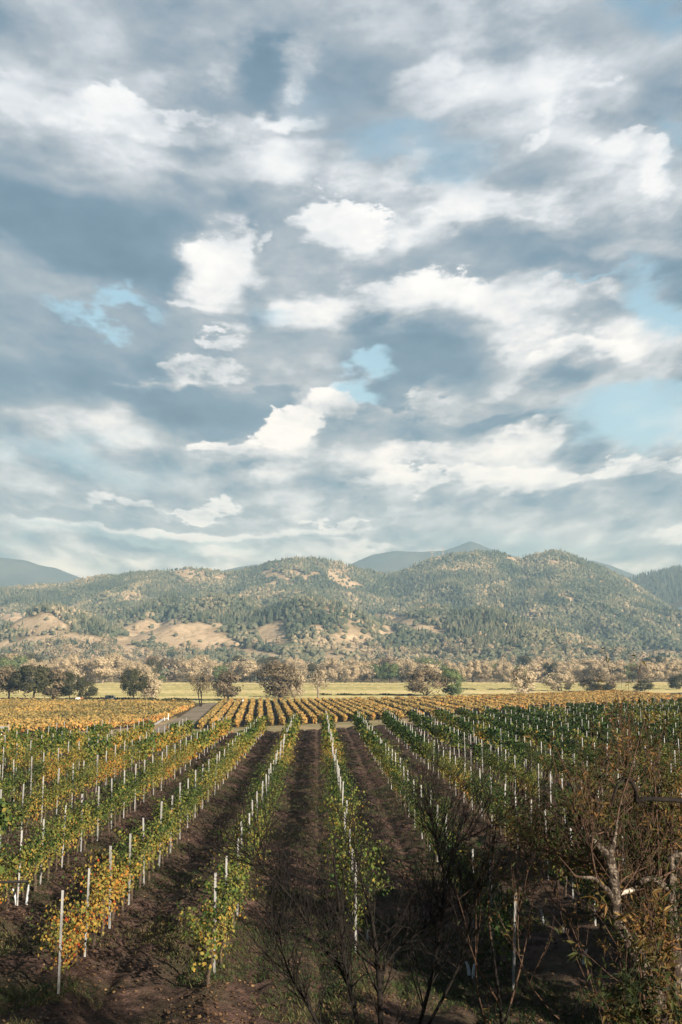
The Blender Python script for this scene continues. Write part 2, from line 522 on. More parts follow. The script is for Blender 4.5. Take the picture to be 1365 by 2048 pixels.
def leaf_material(name, stops, trans=0.3, gloss=0.15, var=0.12):
    m, T = new_mat(name)
    at = T.n('ShaderNodeAttribute'); at.attribute_name = 'tint'
    oi = T.n('ShaderNodeObjectInfo')
    f = T.math('ADD', at.outputs['Fac'], T.math('MULTIPLY', T.math('SUBTRACT', oi.outputs['Random'], 0.5), var), clamp=True)
    c = T.ramp(f, stops)
    p = T.n('ShaderNodeBsdfPrincipled')
    T.link(c, p.inputs['Base Color'])
    p.inputs['Roughness'].default_value = 0.6
    p.inputs['Specular IOR Level'].default_value = gloss
    t = T.n('ShaderNodeBsdfTranslucent'); T.link(c, t.inputs[0])
    x = T.n('ShaderNodeMixShader'); x.inputs[0].default_value = trans
    T.link(p.outputs[0], x.inputs[1]); T.link(t.outputs[0], x.inputs[2])
    finish(T, x.outputs[0])
    return m

def plain_material(name, c1, c2, scale=8.0, rough=0.8, bump=0.0, detail=5, metal=0.0, spec=0.3, stretch=None, lo=0.35, hi=0.65):
    """two tones broken up by noise in object space"""
    m, T = new_mat(name)
    co = T.n('ShaderNodeTexCoord').outputs['Object']
    if stretch:
        co = T.vmath('MULTIPLY', co, stretch)
    f = T.maprange(T.noise(co, scale, detail, 0.6), lo, hi)
    p = T.n('ShaderNodeBsdfPrincipled')
    T.link(T.mixc(f, c1, c2), p.inputs['Base Color'])
    p.inputs['Roughness'].default_value = rough
    p.inputs['Metallic'].default_value = metal
    p.inputs['Specular IOR Level'].default_value = spec
    if bump:
        b = T.n('ShaderNodeBump'); b.inputs['Strength'].default_value = bump; b.inputs['Distance'].default_value = 0.05
        T.link(T.noise(co, scale * 2.3, 6, 0.65), b.inputs['Height'])
        T.link(b.outputs[0], p.inputs['Normal'])
    finish(T, p.outputs[0])
    return m

M = {}
M['vine_leaf'] = leaf_material('vine_leaf', [(0.0, (0.012, 0.028, 0.010)), (0.22, (0.034, 0.072, 0.018)), (0.42, (0.11, 0.145, 0.034)),
                               (0.60, (0.24, 0.21, 0.050)), (0.76, (0.36, 0.24, 0.055)), (0.88, (0.44, 0.20, 0.035)), (1.0, (0.34, 0.06, 0.02))], 0.30)
M['gold_leaf'] = leaf_material('gold_leaf', [(0.0, (0.06, 0.07, 0.025)), (0.3, (0.21, 0.175, 0.07)), (0.6, (0.44, 0.30, 0.095)),
                               (0.85, (0.46, 0.25, 0.065)), (1.0, (0.34, 0.09, 0.04))], 0.25)
M['dark_leaf'] = leaf_material('dark_leaf', [(0, (0.018, 0.024, 0.012)), (0.5, (0.05, 0.055, 0.025)), (1, (0.12, 0.10, 0.05))], 0.15, var=0.2)
M['green_leaf'] = leaf_material('green_leaf', [(0, (0.035, 0.065, 0.025)), (0.5, (0.11, 0.16, 0.06)), (1, (0.22, 0.25, 0.11))], 0.2, var=0.2)
M['brown_leaf'] = leaf_material('brown_leaf', [(0, (0.05, 0.045, 0.030)), (0.5, (0.165, 0.135, 0.085)), (1, (0.30, 0.24, 0.155))], 0.2, var=0.15)
M['tan_leaf'] = leaf_material('tan_leaf', [(0, (0.20, 0.17, 0.115)), (0.4, (0.40, 0.345, 0.235)), (1, (0.56, 0.48, 0.34))], 0.2, var=0.25)
M['hill_leaf'] = leaf_material('hill_leaf', [(0, (0.026, 0.044, 0.034)), (0.35, (0.072, 0.095, 0.066)), (0.7, (0.155, 0.160, 0.112)), (1, (0.34, 0.29, 0.21))], 0.0, 0.0)
M['copper_leaf'] = leaf_material('copper_leaf', [(0, (0.012, 0.02, 0.008)), (0.35, (0.035, 0.05, 0.014)), (0.6, (0.09, 0.075, 0.022)), (0.85, (0.17, 0.085, 0.03)), (1, (0.24, 0.16, 0.06))], 0.3)
M['grass'] = leaf_material('grass', [(0, (0.020, 0.040, 0.014)), (0.5, (0.05, 0.075, 0.025)), (0.8, (0.16, 0.14, 0.06)), (1, (0.26, 0.20, 0.11))], 0.25)
M['litter'] = leaf_material('litter', [(0, (0.035, 0.022, 0.014)), (0.5, (0.10, 0.058, 0.032)), (0.85, (0.17, 0.105, 0.055)), (1, (0.26, 0.17, 0.08))], 0.0)
M['vine_wood'] = plain_material('vine_wood', (0.035, 0.025, 0.018), (0.10, 0.075, 0.055), 30, 0.9, 0.5)
M['twig'] = plain_material('twig', (0.030, 0.018, 0.012), (0.085, 0.050, 0.033), 20, 0.9)
M['straw'] = leaf_material('straw', [(0, (0.19, 0.20, 0.08)), (0.5, (0.33, 0.31, 0.155)), (1, (0.44, 0.39, 0.23))], 0.2)
M['bark'] = plain_material('bark', (0.05, 0.038, 0.028), (0.14, 0.11, 0.08), 6, 0.9, 0.5)
M['pale_bark'] = plain_material('pale_bark', (0.13, 0.11, 0.085), (0.34, 0.29, 0.23), 6, 0.9, 0.4)
M['black_bark'] = plain_material('black_bark', (0.005, 0.004, 0.0035), (0.014, 0.011, 0.009), 14, 0.9, 0.5)
M['speckled_bark'] = plain_material('speckled_bark', (0.040, 0.030, 0.023), (0.27, 0.225, 0.18), 24, 0.9, 0.9, detail=8, lo=0.45, hi=0.66)
M['post_steel'] = plain_material('post_steel', (0.17, 0.175, 0.175), (0.35, 0.355, 0.35), 3, 0.55, 0.0, stretch=(1, 1, 0.4), spec=0.4)
M['white_tube'] = plain_material('white_tube', (0.42, 0.46, 0.50), (0.58, 0.60, 0.62), 7, 0.5)
M['sawn_wood'] = plain_material('sawn_wood', (0.34, 0.30, 0.25), (0.46, 0.42, 0.36), 20, 0.8)
M['black_hose'] = plain_material('black_hose', (0.010, 0.010, 0.011), (0.02, 0.02, 0.02), 10, 0.5)

# ------------------------------------------------------------------ ground
FLOOR = -8.0
E0, E2 = on_ground(0, 1503), on_ground(1365, 1423)
edge_d = (E2 - E0).normalized()
edge_n = Vector((-edge_d.y, edge_d.x, 0))          # points away from the camera
if edge_n.y < 0: edge_n = -edge_n
def edge_dist(X, Y):
    return (X - E0.x) * edge_n.x + (Y - E0.y) * edge_n.y
def sstep(a, b, x):
    t = np.clip((x - a) / (b - a), 0, 1); return t * t * (3 - 2 * t)
def land_z(X, Y):
    return FLOOR * sstep(3.0, 36.0, edge_dist(X, Y))

def vnoise(X, Y, seed=0):
    """value noise, one octave"""
    xi = np.floor(X).astype(np.int64); yi = np.floor(Y).astype(np.int64)
    fx = X - xi; fy = Y - yi
    fx = fx * fx * (3 - 2 * fx); fy = fy * fy * (3 - 2 * fy)
    def h(a, b):
        v = (a * 374761393 + b * 668265263 + seed * 974634777) & 0x7fffffff
        v = ((v ^ (v >> 13)) * 1274126177) & 0x7fffffff
        return ((v ^ (v >> 16)) & 0xffff) / 65535.0
    return (h(xi, yi) * (1 - fx) + h(xi + 1, yi) * fx) * (1 - fy) + (h(xi, yi + 1) * (1 - fx) + h(xi + 1, yi + 1) * fx) * fy
def fbm(X, Y, octaves=4, seed=0, gain=0.5):
    a, s, t = 1.0, 0.0, 0.0
    for i in range(octaves):
        s = s + a * vnoise(X, Y, seed + i); t += a
        X = X * 2.03 + 11.3; Y = Y * 2.03 - 7.1; a *= gain
    return s / t

def grid_mesh(name, X, Y, Z, mat, smooth=True, attr=None):
    r, c = X.shape
    V = np.stack([X, Y, Z], axis=-1).reshape(-1, 3)
    i = np.arange(r - 1)[:, None] * c; j = np.arange(c - 1)[None, :]
    Q = np.stack([i + j, i + j + 1, i + c + j + 1, i + c + j], axis=-1).reshape(-1, 4)
    me = np_mesh(name, V, [Q], [mat], smooth=smooth)
    if attr is not None:
        a = me.attributes.new('cover', 'FLOAT', 'POINT')
        a.data.foreach_set('value', np.asarray(attr, dtype=np.float32).ravel())
    return me

def ground_material(name, c1, c2, c3, s1, s2, bump_s, bump=0.3, stretch=(1, 1, 1), bdist=0.05):
    m, T = new_mat(name)
    co = T.n('ShaderNodeTexCoord').outputs['Object']
    cs = T.vmath('MULTIPLY', co, stretch)
    f1 = T.maprange(T.noise(cs, s1, 6, 0.6), 0.35, 0.65)
    f2 = T.maprange(T.noise(cs, s2, 5, 0.6), 0.42, 0.66)
    c = T.mixc(f2, T.mixc(f1, c1, c2), c3)
    p = T.n('ShaderNodeBsdfPrincipled')
    T.link(c, p.inputs['Base Color']); p.inputs['Roughness'].default_value = 0.95
    p.inputs['Specular IOR Level'].default_value = 0.1
    b = T.n('ShaderNodeBump'); b.inputs['Strength'].default_value = bump; b.inputs['Distance'].default_value = bdist
    T.link(T.noise(cs, bump_s, 6, 0.7), b.inputs['Height']); T.link(b.outputs[0], p.inputs['Normal'])
    finish(T, p.outputs[0])
    return m

M['dry_ground'] = ground_material('dry_ground', (0.26, 0.20, 0.12), (0.38, 0.30, 0.18), (0.20, 0.19, 0.09), 0.12, 0.05, 1.2, 0.4)
M['soil'] = ground_material('soil', (0.050, 0.034, 0.029), (0.135, 0.086, 0.070), (0.066, 0.057, 0.036), 2.6, 0.5, 7.0, 1.0, (1, 1, 1), 0.14)
M['meadow'] = ground_material('meadow', (0.29, 0.27, 0.13), (0.36, 0.33, 0.17), (0.25, 0.26, 0.11), 0.05, 0.016, 0.5, 0.4, (0.35, 2.4, 1))
M['gravel'] = ground_material('gravel', (0.20, 0.165, 0.135), (0.28, 0.235, 0.19), (0.17, 0.16, 0.10), 0.5, 0.12, 3.0, 0.4)
M['field_soil'] = ground_material('field_soil', (0.06, 0.042, 0.028), (0.10, 0.068, 0.042), (0.085, 0.08, 0.035), 0.3, 0.1, 1.5, 0.4)

ys = np.concatenate([[-400, -120, -40, -10, 0], np.geomspace(8, 240, 90), np.geomspace(252, 15000, 40)])
xs = np.concatenate([-np.geomspace(9000, 150, 14), np.linspace(-140, 260, 101), np.geomspace(280, 9000, 14)])
gx, gy = np.meshgrid(xs, ys)
gz = land_z(gx, gy) - 0.25
tag(link('ground', grid_mesh('ground', gx, gy, gz, M['dry_ground'])), kind='structure')

ROW_X0, ROW_DX = 0.87, 2.85
def soil_z(X, Y):
    """tilled vineyard floor: low berm under each row, wheel tracks, clods"""
    k = (X - ROW_X0) / ROW_DX
    u = (k - np.round(k)) * ROW_DX
    berm = 0.13 * np.exp(-(u / 0.42) ** 2)
    track = -0.08 * (np.exp(-((np.abs(u) - 0.80) / 0.16) ** 2))
    clod = 0.18 * (fbm(X * 1.1, Y * 1.1, 4, 3) - 0.5) + 0.16 * (fbm(X * 3.6, Y * 3.6, 3, 9) - 0.5)
    return berm + track + clod
ys = np.geomspace(9.0, 215, 760)
xs = np.concatenate([np.arange(-60, -14, 0.22), np.arange(-14, 16, 0.10), np.arange(16, 84, 0.22)])
gx, gy = np.meshgrid(xs, ys)
gz = soil_z(gx, gy) + land_z(gx, gy)
far = edge_dist(gx, gy) > 10
gz = np.where(far, land_z(gx, gy) - 0.6, gz)
soil = grid_mesh('vineyard_soil', gx, gy, gz, M['soil'])
tag(link('vineyard_soil', soil), kind='structure')

def patch(name, poly, z, mat, sub=None):
    """flat sheet from photo outline points lying on the valley floor"""
    P = [on_ground(x, y, FLOOR) for x, y in poly]
    V = [(p.x, p.y, z) for p in P]
    me = np_mesh(name, V, [np.arange(len(V))[None, :]], [mat])
    return tag(link(name, me), kind='structure')
patch('meadow', [(-500, 1404), (-500, 1363.5), (1900, 1363.5), (1900, 1384), (1365, 1384), (900, 1402), (430, 1406)], FLOOR - 0.25 + 0.012, M['meadow'])
patch('dirt_road', [(285, 1463), (322, 1450), (352, 1437), (372, 1425), (386, 1415), (396, 1411), (420, 1404), (470, 1401.5), (480, 1402.5),
                    (440, 1407), (424, 1413), (418, 1420), (405, 1432), (390, 1444), (372, 1456), (360, 1466)], FLOOR - 0.25 + 0.024, M['gravel'])

# ------------------------------------------------------------------ hills
def lerp_table(tab, x):
    t = np.asarray(tab, float); return np.interp(x, t[:, 0], t[:, 1])
RIDGE = [(-700, 1190), (-200, 1182), (0, 1176), (60, 1172), (130, 1170), (160, 1160), (200, 1153), (230, 1153), (260, 1147), (330, 1141), (375, 1136), (420, 1142),
         (450, 1146), (480, 1142), (520, 1131), (545, 1124), (570, 1119), (630, 1118), (680, 1126), (720, 1139), (770, 1149), (800, 1145), (830, 1132),
         (850, 1124), (900, 1110), (930, 1107), (960, 1103), (1000, 1105), (1045, 1119), (1080, 1109), (1110, 1103), (1140, 1107), (1170, 1118),
         (1200, 1132), (1230, 1146), (1260, 1162), (1310, 1192), (1365, 1228), (1430, 1250), (1900, 1275)]
YB, YR = 1450.0, 3400.0
def hor_slope(px):
    d = (np.asarray(px) - 682.5) / F_PX
    c, s = math.cos(YAW), math.sin(YAW)
    ch = math.cos(PITCH); sh = math.sin(PITCH)
    # direction at the horizon row (py where z = 0)
    v = -sh / ch                      # camera-space y so that world z is 0 for every px
    fx = d; fy = ch * 1.0 - sh * v
    return (c * fx - s * fy) / (s * fx + c * fy)
def col_of(X, Y):
    """photo column of a ground direction"""
    a = np.arctan2(X, Y)
    tab_px = np.linspace(-1200, 2400, 400)
    return np.interp(a, np.arctan(hor_slope(tab_px)), tab_px)
def z_at(px, py, Y):
    """height that shows at photo row py when standing at depth Y (near enough for the small pitch)"""
    ch, sh = math.cos(PITCH), math.sin(PITCH)
    v = (1024 - np.asarray(py)) / F_PX
    dz = sh + ch * v
    fy = ch - sh * v
    d = (np.asarray(px) - 682.5) / F_PX
    yy = math.sin(YAW) * d + math.cos(YAW) * fy
    return CAM_H + Y * dz / yy
def hill_z(px, Y):
    zr = z_at(px, lerp_table(RIDGE, px), YR)
    t = (Y - YB) / (YR - YB)
    tc = np.clip(t, 0, 1)
    prof = 0.30 * tc + 0.70 * tc ** 1.75
    X = hor_slope(px) * Y
    spur = fbm(X / 420.0 + Y / 2600.0 + 3.1, Y / 900.0, 4, 21) - 0.5
    gully = 1 - np.abs(2 * fbm(X / 260.0 - Y / 1500.0, Y / 760.0, 4, 33) - 1)
    amp = np.clip(tc * 5, 0, 1) * np.clip((1 - tc) * 2.6, 0, 1)
    z = FLOOR + (zr - FLOOR) * prof + amp * (spur * 190 + (0.62 - gully) * 60)
    z += 16 * (fbm(X / 90.0, Y / 90.0, 4, 5) - 0.5) * np.clip(tc * 6, 0, 1)
    for (kx, ky, Yk, wx, wy, h) in KNOLLS:
        xk = hor_slope(kx) * Yk
        z = z + h * np.exp(-((X - xk) / wx) ** 2 - ((Y - Yk) / wy) ** 2)
    z = np.where(t > 1, zr - (Y - YR) * 0.35, z)
    return np.maximum(z, FLOOR - 3)
KNOLLS = [(60, 1240, 1900, 130, 150, 30), (330, 1265, 1850, 200, 160, 34), (230, 1292, 1640, 130, 90, 16), (545, 1265, 1900, 80, 120, 26), (670, 1270, 1850, 80, 110, 20),
          (830, 1245, 2150, 170, 200, 46), (1310, 1306, 1620, 120, 80, 12), (500, 1302, 1600, 120, 70, 10), (470, 1238, 2200, 170, 120, 26)]
# dry grass clearings as seen from the vineyard: centre, half size, tilt
GRASSY = [(372, 1149, 42, 12, 0), (440, 1155, 18, 8, 0), (683, 1161, 40, 17, 28), (545, 1150, 40, 9, 10), (600, 1150, 24, 8, 20), (60, 1245, 62, 20, 4), (100, 1240, 34, 12, 25),
          (345, 1268, 105, 30, 8), (455, 1283, 30, 9, 10), (250, 1298, 110, 13, 14), (545, 1270, 32, 20, 0), (640, 1258, 22, 8, 15), (690, 1278, 36, 10, 12),
          (815, 1247, 82, 11, 14), (775, 1262, 18, 12, 0), (870, 1262, 40, 7, 14), (500, 1305, 80, 7, 8), (720, 1296, 40, 6, 4), (1145, 1200, 11, 6, 0), (1195, 1299, 20, 6, 0),
          (1315, 1309, 60, 9, 0), (945, 1312, 16, 5, 0), (100, 1280, 60, 10, -4), (10, 1290, 40, 8, 0), (160, 1283, 50, 6, 4), (1060, 1152, 9, 5, 0), (850, 1312, 40, 5, 0),
          (280, 1280, 60, 10, 0), (380, 1300, 50, 6, 5)]
def grassy(px, py, ragged):
    g = np.zeros_like(px)
    for cx, cy, rx, ry, rot in GRASSY:
        c, s = math.cos(R(rot)), math.sin(R(rot))
        dx, dy = px - cx, py - cy
        k = 0.92 if cy > 1230 else 0.8
        u = (dx * c + dy * s) / (rx * k); v = (-dx * s + dy * c) / (ry * k)
        g = np.maximum(g, 1.25 - np.sqrt(u * u + v * v))
    return np.clip((g + ragged) * 3.0, 0, 1)
def proj_row(px, Y, z):
    """photo row of height z at depth Y"""
    lo = np.full_like(z, 200.0); hi = np.full_like(z, 1800.0)
    for _ in range(26):
        mid = 0.5 * (lo + hi)
        up = z_at(px, mid, Y) > z
        lo = np.where(up, mid, lo); hi = np.where(up, hi, mid)
    return 0.5 * (lo + hi)

def hill_material():
    m, T = new_mat('hillside')
    co = T.n('ShaderNodeTexCoord').outputs['Object']
    at = T.n('ShaderNodeAttribute'); at.attribute_name = 'cover'
    f = T.maprange(T.noise(co, 0.02, 6, 0.6), 0.35, 0.65)
    scrub = T.maprange(T.noise(co, 0.11, 5, 0.7), 0.50, 0.62, 0.0, 0.7)
    grass = T.mixc(scrub, T.mixc(f, (0.34, 0.285, 0.205), (0.47, 0.41, 0.31)), (0.19, 0.165, 0.105))
    wood = T.mixc(f, (0.045, 0.05, 0.026), (0.09, 0.08, 0.045))
    p = T.n('ShaderNodeBsdfPrincipled')
    T.link(T.mixc(at.outputs['Fac'], wood, grass), p.inputs['Base Color'])
    p.inputs['Roughness'].default_value = 1.0; p.inputs['Specular IOR Level'].default_value = 0.0
    finish(T, p.outputs[0])
    return m
M['hillside'] = hill_material()
cols = np.arange(-700, 1901, 7.0)
deps = np.concatenate([np.linspace(YB - 60, YR, 190), np.linspace(YR + 20, YR + 900, 14)])
hp, hy = np.meshgrid(cols, deps)
hz = hill_z(hp, hy)
hx = hor_slope(hp) * hy
hrow = proj_row(hp, hy, hz)
cover = grassy(hp, hrow, (fbm(hx / 60, hy / 60, 4, 77) - 0.5) * 1.1)
tag(link('hills', grid_mesh('hills', hx, hy, hz, M['hillside'], attr=cover)), kind='structure')

# a second wooded hill behind on the right
R2 = [(900, 1300), (1100, 1240), (1220, 1180), (1262, 1164), (1290, 1153), (1320, 1144), (1365, 1137), (1450, 1125), (1700, 1120), (1900, 1130)]
cols2 = np.arange(950, 1901, 8.0); deps2 = np.linspace(3700, 4700, 40)
p2, y2 = np.meshgrid(cols2, deps2)
def hill2_z(px, Y):
    zr = z_at(px, lerp_table(R2, px), 4400.0)
    X = hor_slope(px) * Y
    t = (Y - 3700) / 700.0
    return np.where(t < 1, zr - (1 - t) * 190, zr - (Y - 4400) * 0.3) + 30 * (fbm(X / 150, Y / 150, 3, 8) - 0.5)
z2 = hill2_z(p2, y2)
tag(link('hill_behind', grid_mesh('hill_behind', hor_slope(p2) * y2, y2, z2, M['hillside'], attr=np.zeros_like(z2))), kind='structure')

# the high blue mountain far behind
FARM = [(-900, 1150), (-300, 1100), (-100, 1108), (0, 1115), (40, 1119), (70, 1129), (110, 1137), (150, 1152), (190, 1165), (300, 1168), (400, 1150), (470, 1134),
        (520, 1127), (570, 1140), (640, 1150), (690, 1133), (715, 1122), (745, 1108), (790, 1101), (840, 1103), (890, 1101), (915, 1093), (930, 1087), (945, 1082), (960, 1087),
        (985, 1097), (1010, 1104), (1060, 1121), (1120, 1128), (1190, 1119), (1225, 1128), (1260, 1142), (1300, 1156), (1500, 1165), (1900, 1150)]
YF = 7400.0
cols3 = np.arange(-900, 1901, 6.0); deps3 = np.linspace(5300, 8200, 34)
p3, y3 = np.meshgrid(cols3, deps3)
zr3 = z_at(p3, lerp_table(FARM, p3), YF)
t3 = (y3 - 5300) / (YF - 5300)
x3 = hor_slope(p3) * y3
z3 = np.where(t3 < 1, FLOOR + (zr3 - FLOOR) * np.clip(t3, 0, 1) ** 1.3, zr3 - (y3 - YF) * 0.4)
z3 = z3 + np.clip(t3 * 3, 0, 1) * np.clip(np.abs(1 - t3) * 4, 0, 1) * 190 * (fbm(x3 / 900, y3 / 1500, 5, 91) - 0.55) + 14 * (fbm(x3 / 120, y3 / 400, 3, 4) - 0.5)
M['mountain'] = plain_material('mountain', (0.025, 0.04, 0.035), (0.05, 0.06, 0.05), 0.004, 1.0, spec=0.0)
tag(link('mountain', grid_mesh('mountain', x3, y3, z3, M['mountain'])), kind='structure')

# haze: the air of the valley
def build_haze():
    mb = MB()
    mb.box(-7000, 7000, -500, 9500, -13.0, float(z3.max()) + 20)
    m, T = new_mat('haze')
    v = T.n('ShaderNodeVolumePrincipled')
    v.inputs['Color'].default_value = (0.38, 0.66, 1.0, 1)
    v.inputs['Absorption Color'].default_value = (1, 1, 1, 1)
    v.inputs['Density'].default_value = 1.4e-4
    v.inputs['Anisotropy'].default_value = 0.0
    o = T.n('ShaderNodeOutputMaterial'); T.link(v.outputs[0], o.inputs['Volume'])
    tag(mb.build('haze', m), kind='stuff')
build_haze()

# ------------------------------------------------------------------ woods on the hills (one far mass)
def ico():
    t = (1 + 5 ** 0.5) / 2
    v = np.array([(-1,t,0),(1,t,0),(-1,-t,0),(1,-t,0),(0,-1,t),(0,1,t),(0,-1,-t),(0,1,-t),(t,0,-1),(t,0,1),(-t,0,-1),(-t,0,1)], float)
    v /= np.linalg.norm(v, axis=1)[:, None]
    f = np.array([(0,11,5),(0,5,1),(0,1,7),(0,7,10),(0,10,11),(1,5,9),(5,11,4),(11,10,2),(10,7,6),(7,1,8),(3,9,4),(3,4,2),(3,2,6),(3,6,8),(3,8,9),(4,9,5),(2,4,11),(6,2,10),(8,6,7),(9,8,1)])
    return v, f
ICO_V, ICO_F = ico()

def merged_blobs(P, size, squash, tint):
    """broadleaf crowns of the far woods: knobbly rounded masses, every one different"""
    n = len(P); k = len(ICO_V)
    a = rng.uniform(0, 2 * np.pi, n)
    c, s = np.cos(a)[:, None], np.sin(a)[:, None]
    x = ICO_V[None, :, 0] * c - ICO_V[None, :, 1] * s
    y = ICO_V[None, :, 0] * s + ICO_V[None, :, 1] * c
    z = np.broadcast_to(ICO_V[None, :, 2], x.shape)
    j = rng.uniform(0.68, 1.32, (n, k))
    V = np.stack([x * j, y * j, z * j * squash[:, None] + squash[:, None] * 0.7], -1) * size[:, None, None] + P[:, None, :]
    F = (ICO_F[None] + (np.arange(n) * k)[:, None, None]).reshape(-1, 3)
    T = np.repeat(tint, len(ICO_F)) + rng.uniform(-0.10, 0.10, n * len(ICO_F))
    return V.reshape(-1, 3), F, T
def merged_cones(P, size, tall, tint):
    """conifers of the far woods: two ragged tiers"""
    n = len(P)
    ang = np.linspace(0, 2 * np.pi, 6)[:-1]
    base = []
    for z0, z1, r in ((0.05, 0.62, 1.0), (0.42, 1.0, 0.62)):
        base += [(math.cos(q) * r, math.sin(q) * r, z0) for q in ang] + [(0, 0, z1)]
    base = np.array(base)
    f = []
    for b in (0, 6):
        f += [(b + i, b + (i + 1) % 5, b + 5 if False else b + 5) for i in range(5)]
    f = np.array(f)
    j = rng.uniform(0.75, 1.3, (n, len(base), 1))
    V = base[None] * np.concatenate([j, j, np.ones_like(j)], -1)
    V = V * np.stack([size, size, tall], -1)[:, None, :] + P[:, None, :]
    F = (f[None] + (np.arange(n) * len(base))[:, None, None]).reshape(-1, 3)
    T = np.repeat(tint, len(f)) + rng.uniform(-0.08, 0.08, n * len(f))
    return V.reshape(-1, 3), F, T

def hill_points(n, zfun, p0, p1, y0, y1):
    px = rng.uniform(p0, p1, n * 2); Y = np.sqrt(rng.uniform(y0 ** 2, y1 ** 2, n * 2))
    return px[:n], Y[:n], zfun(px[:n], Y[:n])
def build_hill_woods():
    px, Y, z = hill_points(120000, hill_z, -260, 1640, YB + 10, YR + 60)
    row = proj_row(px, Y, z)
    X = hor_slope(px) * Y
    g = grassy(px, row, (fbm(X / 60, Y / 60, 4, 77) - 0.5) * 1.1)
    open_low = np.clip((row - 1235) / 90, 0, 1) * np.clip((1000 - px) / 300, 0, 1)     # parkland low on the left
    patchy = fbm(X / 110, Y / 160, 3, 15)
    keep = rng.uniform(0, 1, len(px)) > np.clip(g * 0.965 + open_low * sstep(0.42, 0.6, patchy) * 0.55, 0, 0.99)
    px, Y, z, X, row = px[keep], Y[keep], z[keep], X[keep], row[keep]
    stand = fbm(X / 190, Y / 300, 4, 41)
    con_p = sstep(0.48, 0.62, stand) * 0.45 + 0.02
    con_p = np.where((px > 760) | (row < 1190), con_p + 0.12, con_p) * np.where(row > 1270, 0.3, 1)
    for cx, cy, rx, ry in ((520, 1240, 120, 12), (970, 1262, 85, 34), (205, 1250, 24, 16), (40, 1195, 80, 14), (330, 1185, 60, 16), (900, 1160, 120, 16)):  # dark conifer patches, some standing in for cloud and slope shade
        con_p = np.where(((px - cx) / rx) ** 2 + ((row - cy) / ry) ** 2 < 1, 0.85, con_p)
    con = rng.uniform(0, 1, len(px)) < con_p
    grp = fbm(X / 70, Y / 110, 3, 61)
    out = []
    P = np.stack([X, Y, z], -1)
    nb = (~con).sum()
    tint = np.clip(0.46 + (grp[~con] - 0.5) * 1.2 + rng.normal(0, 0.12, nb), 0.05, 0.86)
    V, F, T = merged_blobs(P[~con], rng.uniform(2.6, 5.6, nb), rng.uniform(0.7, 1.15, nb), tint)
    nc = con.sum()
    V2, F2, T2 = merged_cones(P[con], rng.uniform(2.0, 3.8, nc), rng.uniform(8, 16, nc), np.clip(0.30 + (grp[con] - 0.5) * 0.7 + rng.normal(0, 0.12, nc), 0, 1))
    # the hill behind on the right
    px, Y, z = hill_points(7000, hill2_z, 1100, 1640, 3800, 4480)
    P3 = np.stack([hor_slope(px) * Y, Y, z], -1)
    V3, F3, T3 = merged_cones(P3, rng.uniform(3, 5, len(P3)), rng.uniform(13, 24, len(P3)), np.clip(0.2 + rng.normal(0, 0.1, len(P3)), 0, 1))
    V = np.concatenate([V, V2, V3]); F = np.concatenate([F, F2 + len(V) - len(V2) - len(V3), F3 + len(V) - len(V3)])
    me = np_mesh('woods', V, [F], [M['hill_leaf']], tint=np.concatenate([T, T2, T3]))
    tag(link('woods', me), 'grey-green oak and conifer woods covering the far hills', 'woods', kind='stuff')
build_hill_woods()

# ------------------------------------------------------------------ valley trees: unit-height trunk and crown meshes
def grow(start, d, length, r, depth, out, spread=0.55, shrink=0.68, kids=3, up=0.15, wob=0.12, rr=None, steps=4, taper=0.55, tips=None):
    rr = rr or random
    pts = [np.array(start, float)]; rad = [r]
    d = np.array(d, float); d /= np.linalg.norm(d)
    for i in range(steps):
        d = d + np.array([rr.gauss(0, wob), rr.gauss(0, wob), rr.gauss(0, wob) + up * 0.3]); d /= np.linalg.norm(d)
        pts.append(pts[-1] + d * length / steps); rad.append(r * (1 - (1 - taper) * (i + 1) / steps))
    out.append((np.array(pts), np.array(rad)))
    if depth <= 0:
        if tips is not None: tips.append((pts[-1], d, len(out) - 1))
        return
    for k in range(kids):
        t = rr.uniform(0.45, 1.0) if k < kids - 1 else 1.0
        i = min(steps, max(1, int(round(t * steps))))
        q = np.array([rr.gauss(0, 1), rr.gauss(0, 1), rr.gauss(0, 0.7)]); q -= q.dot(d) * d; q /= np.linalg.norm(q) + 1e-9
        nd = d + q * spread * rr.uniform(0.6, 1.3) + np.array([0, 0, up])
        grow(pts[i], nd, length * shrink * rr.uniform(0.75, 1.2), rad[i] * 0.72, depth - 1, out, spread, shrink, kids, up, wob, rr, steps, taper, tips)

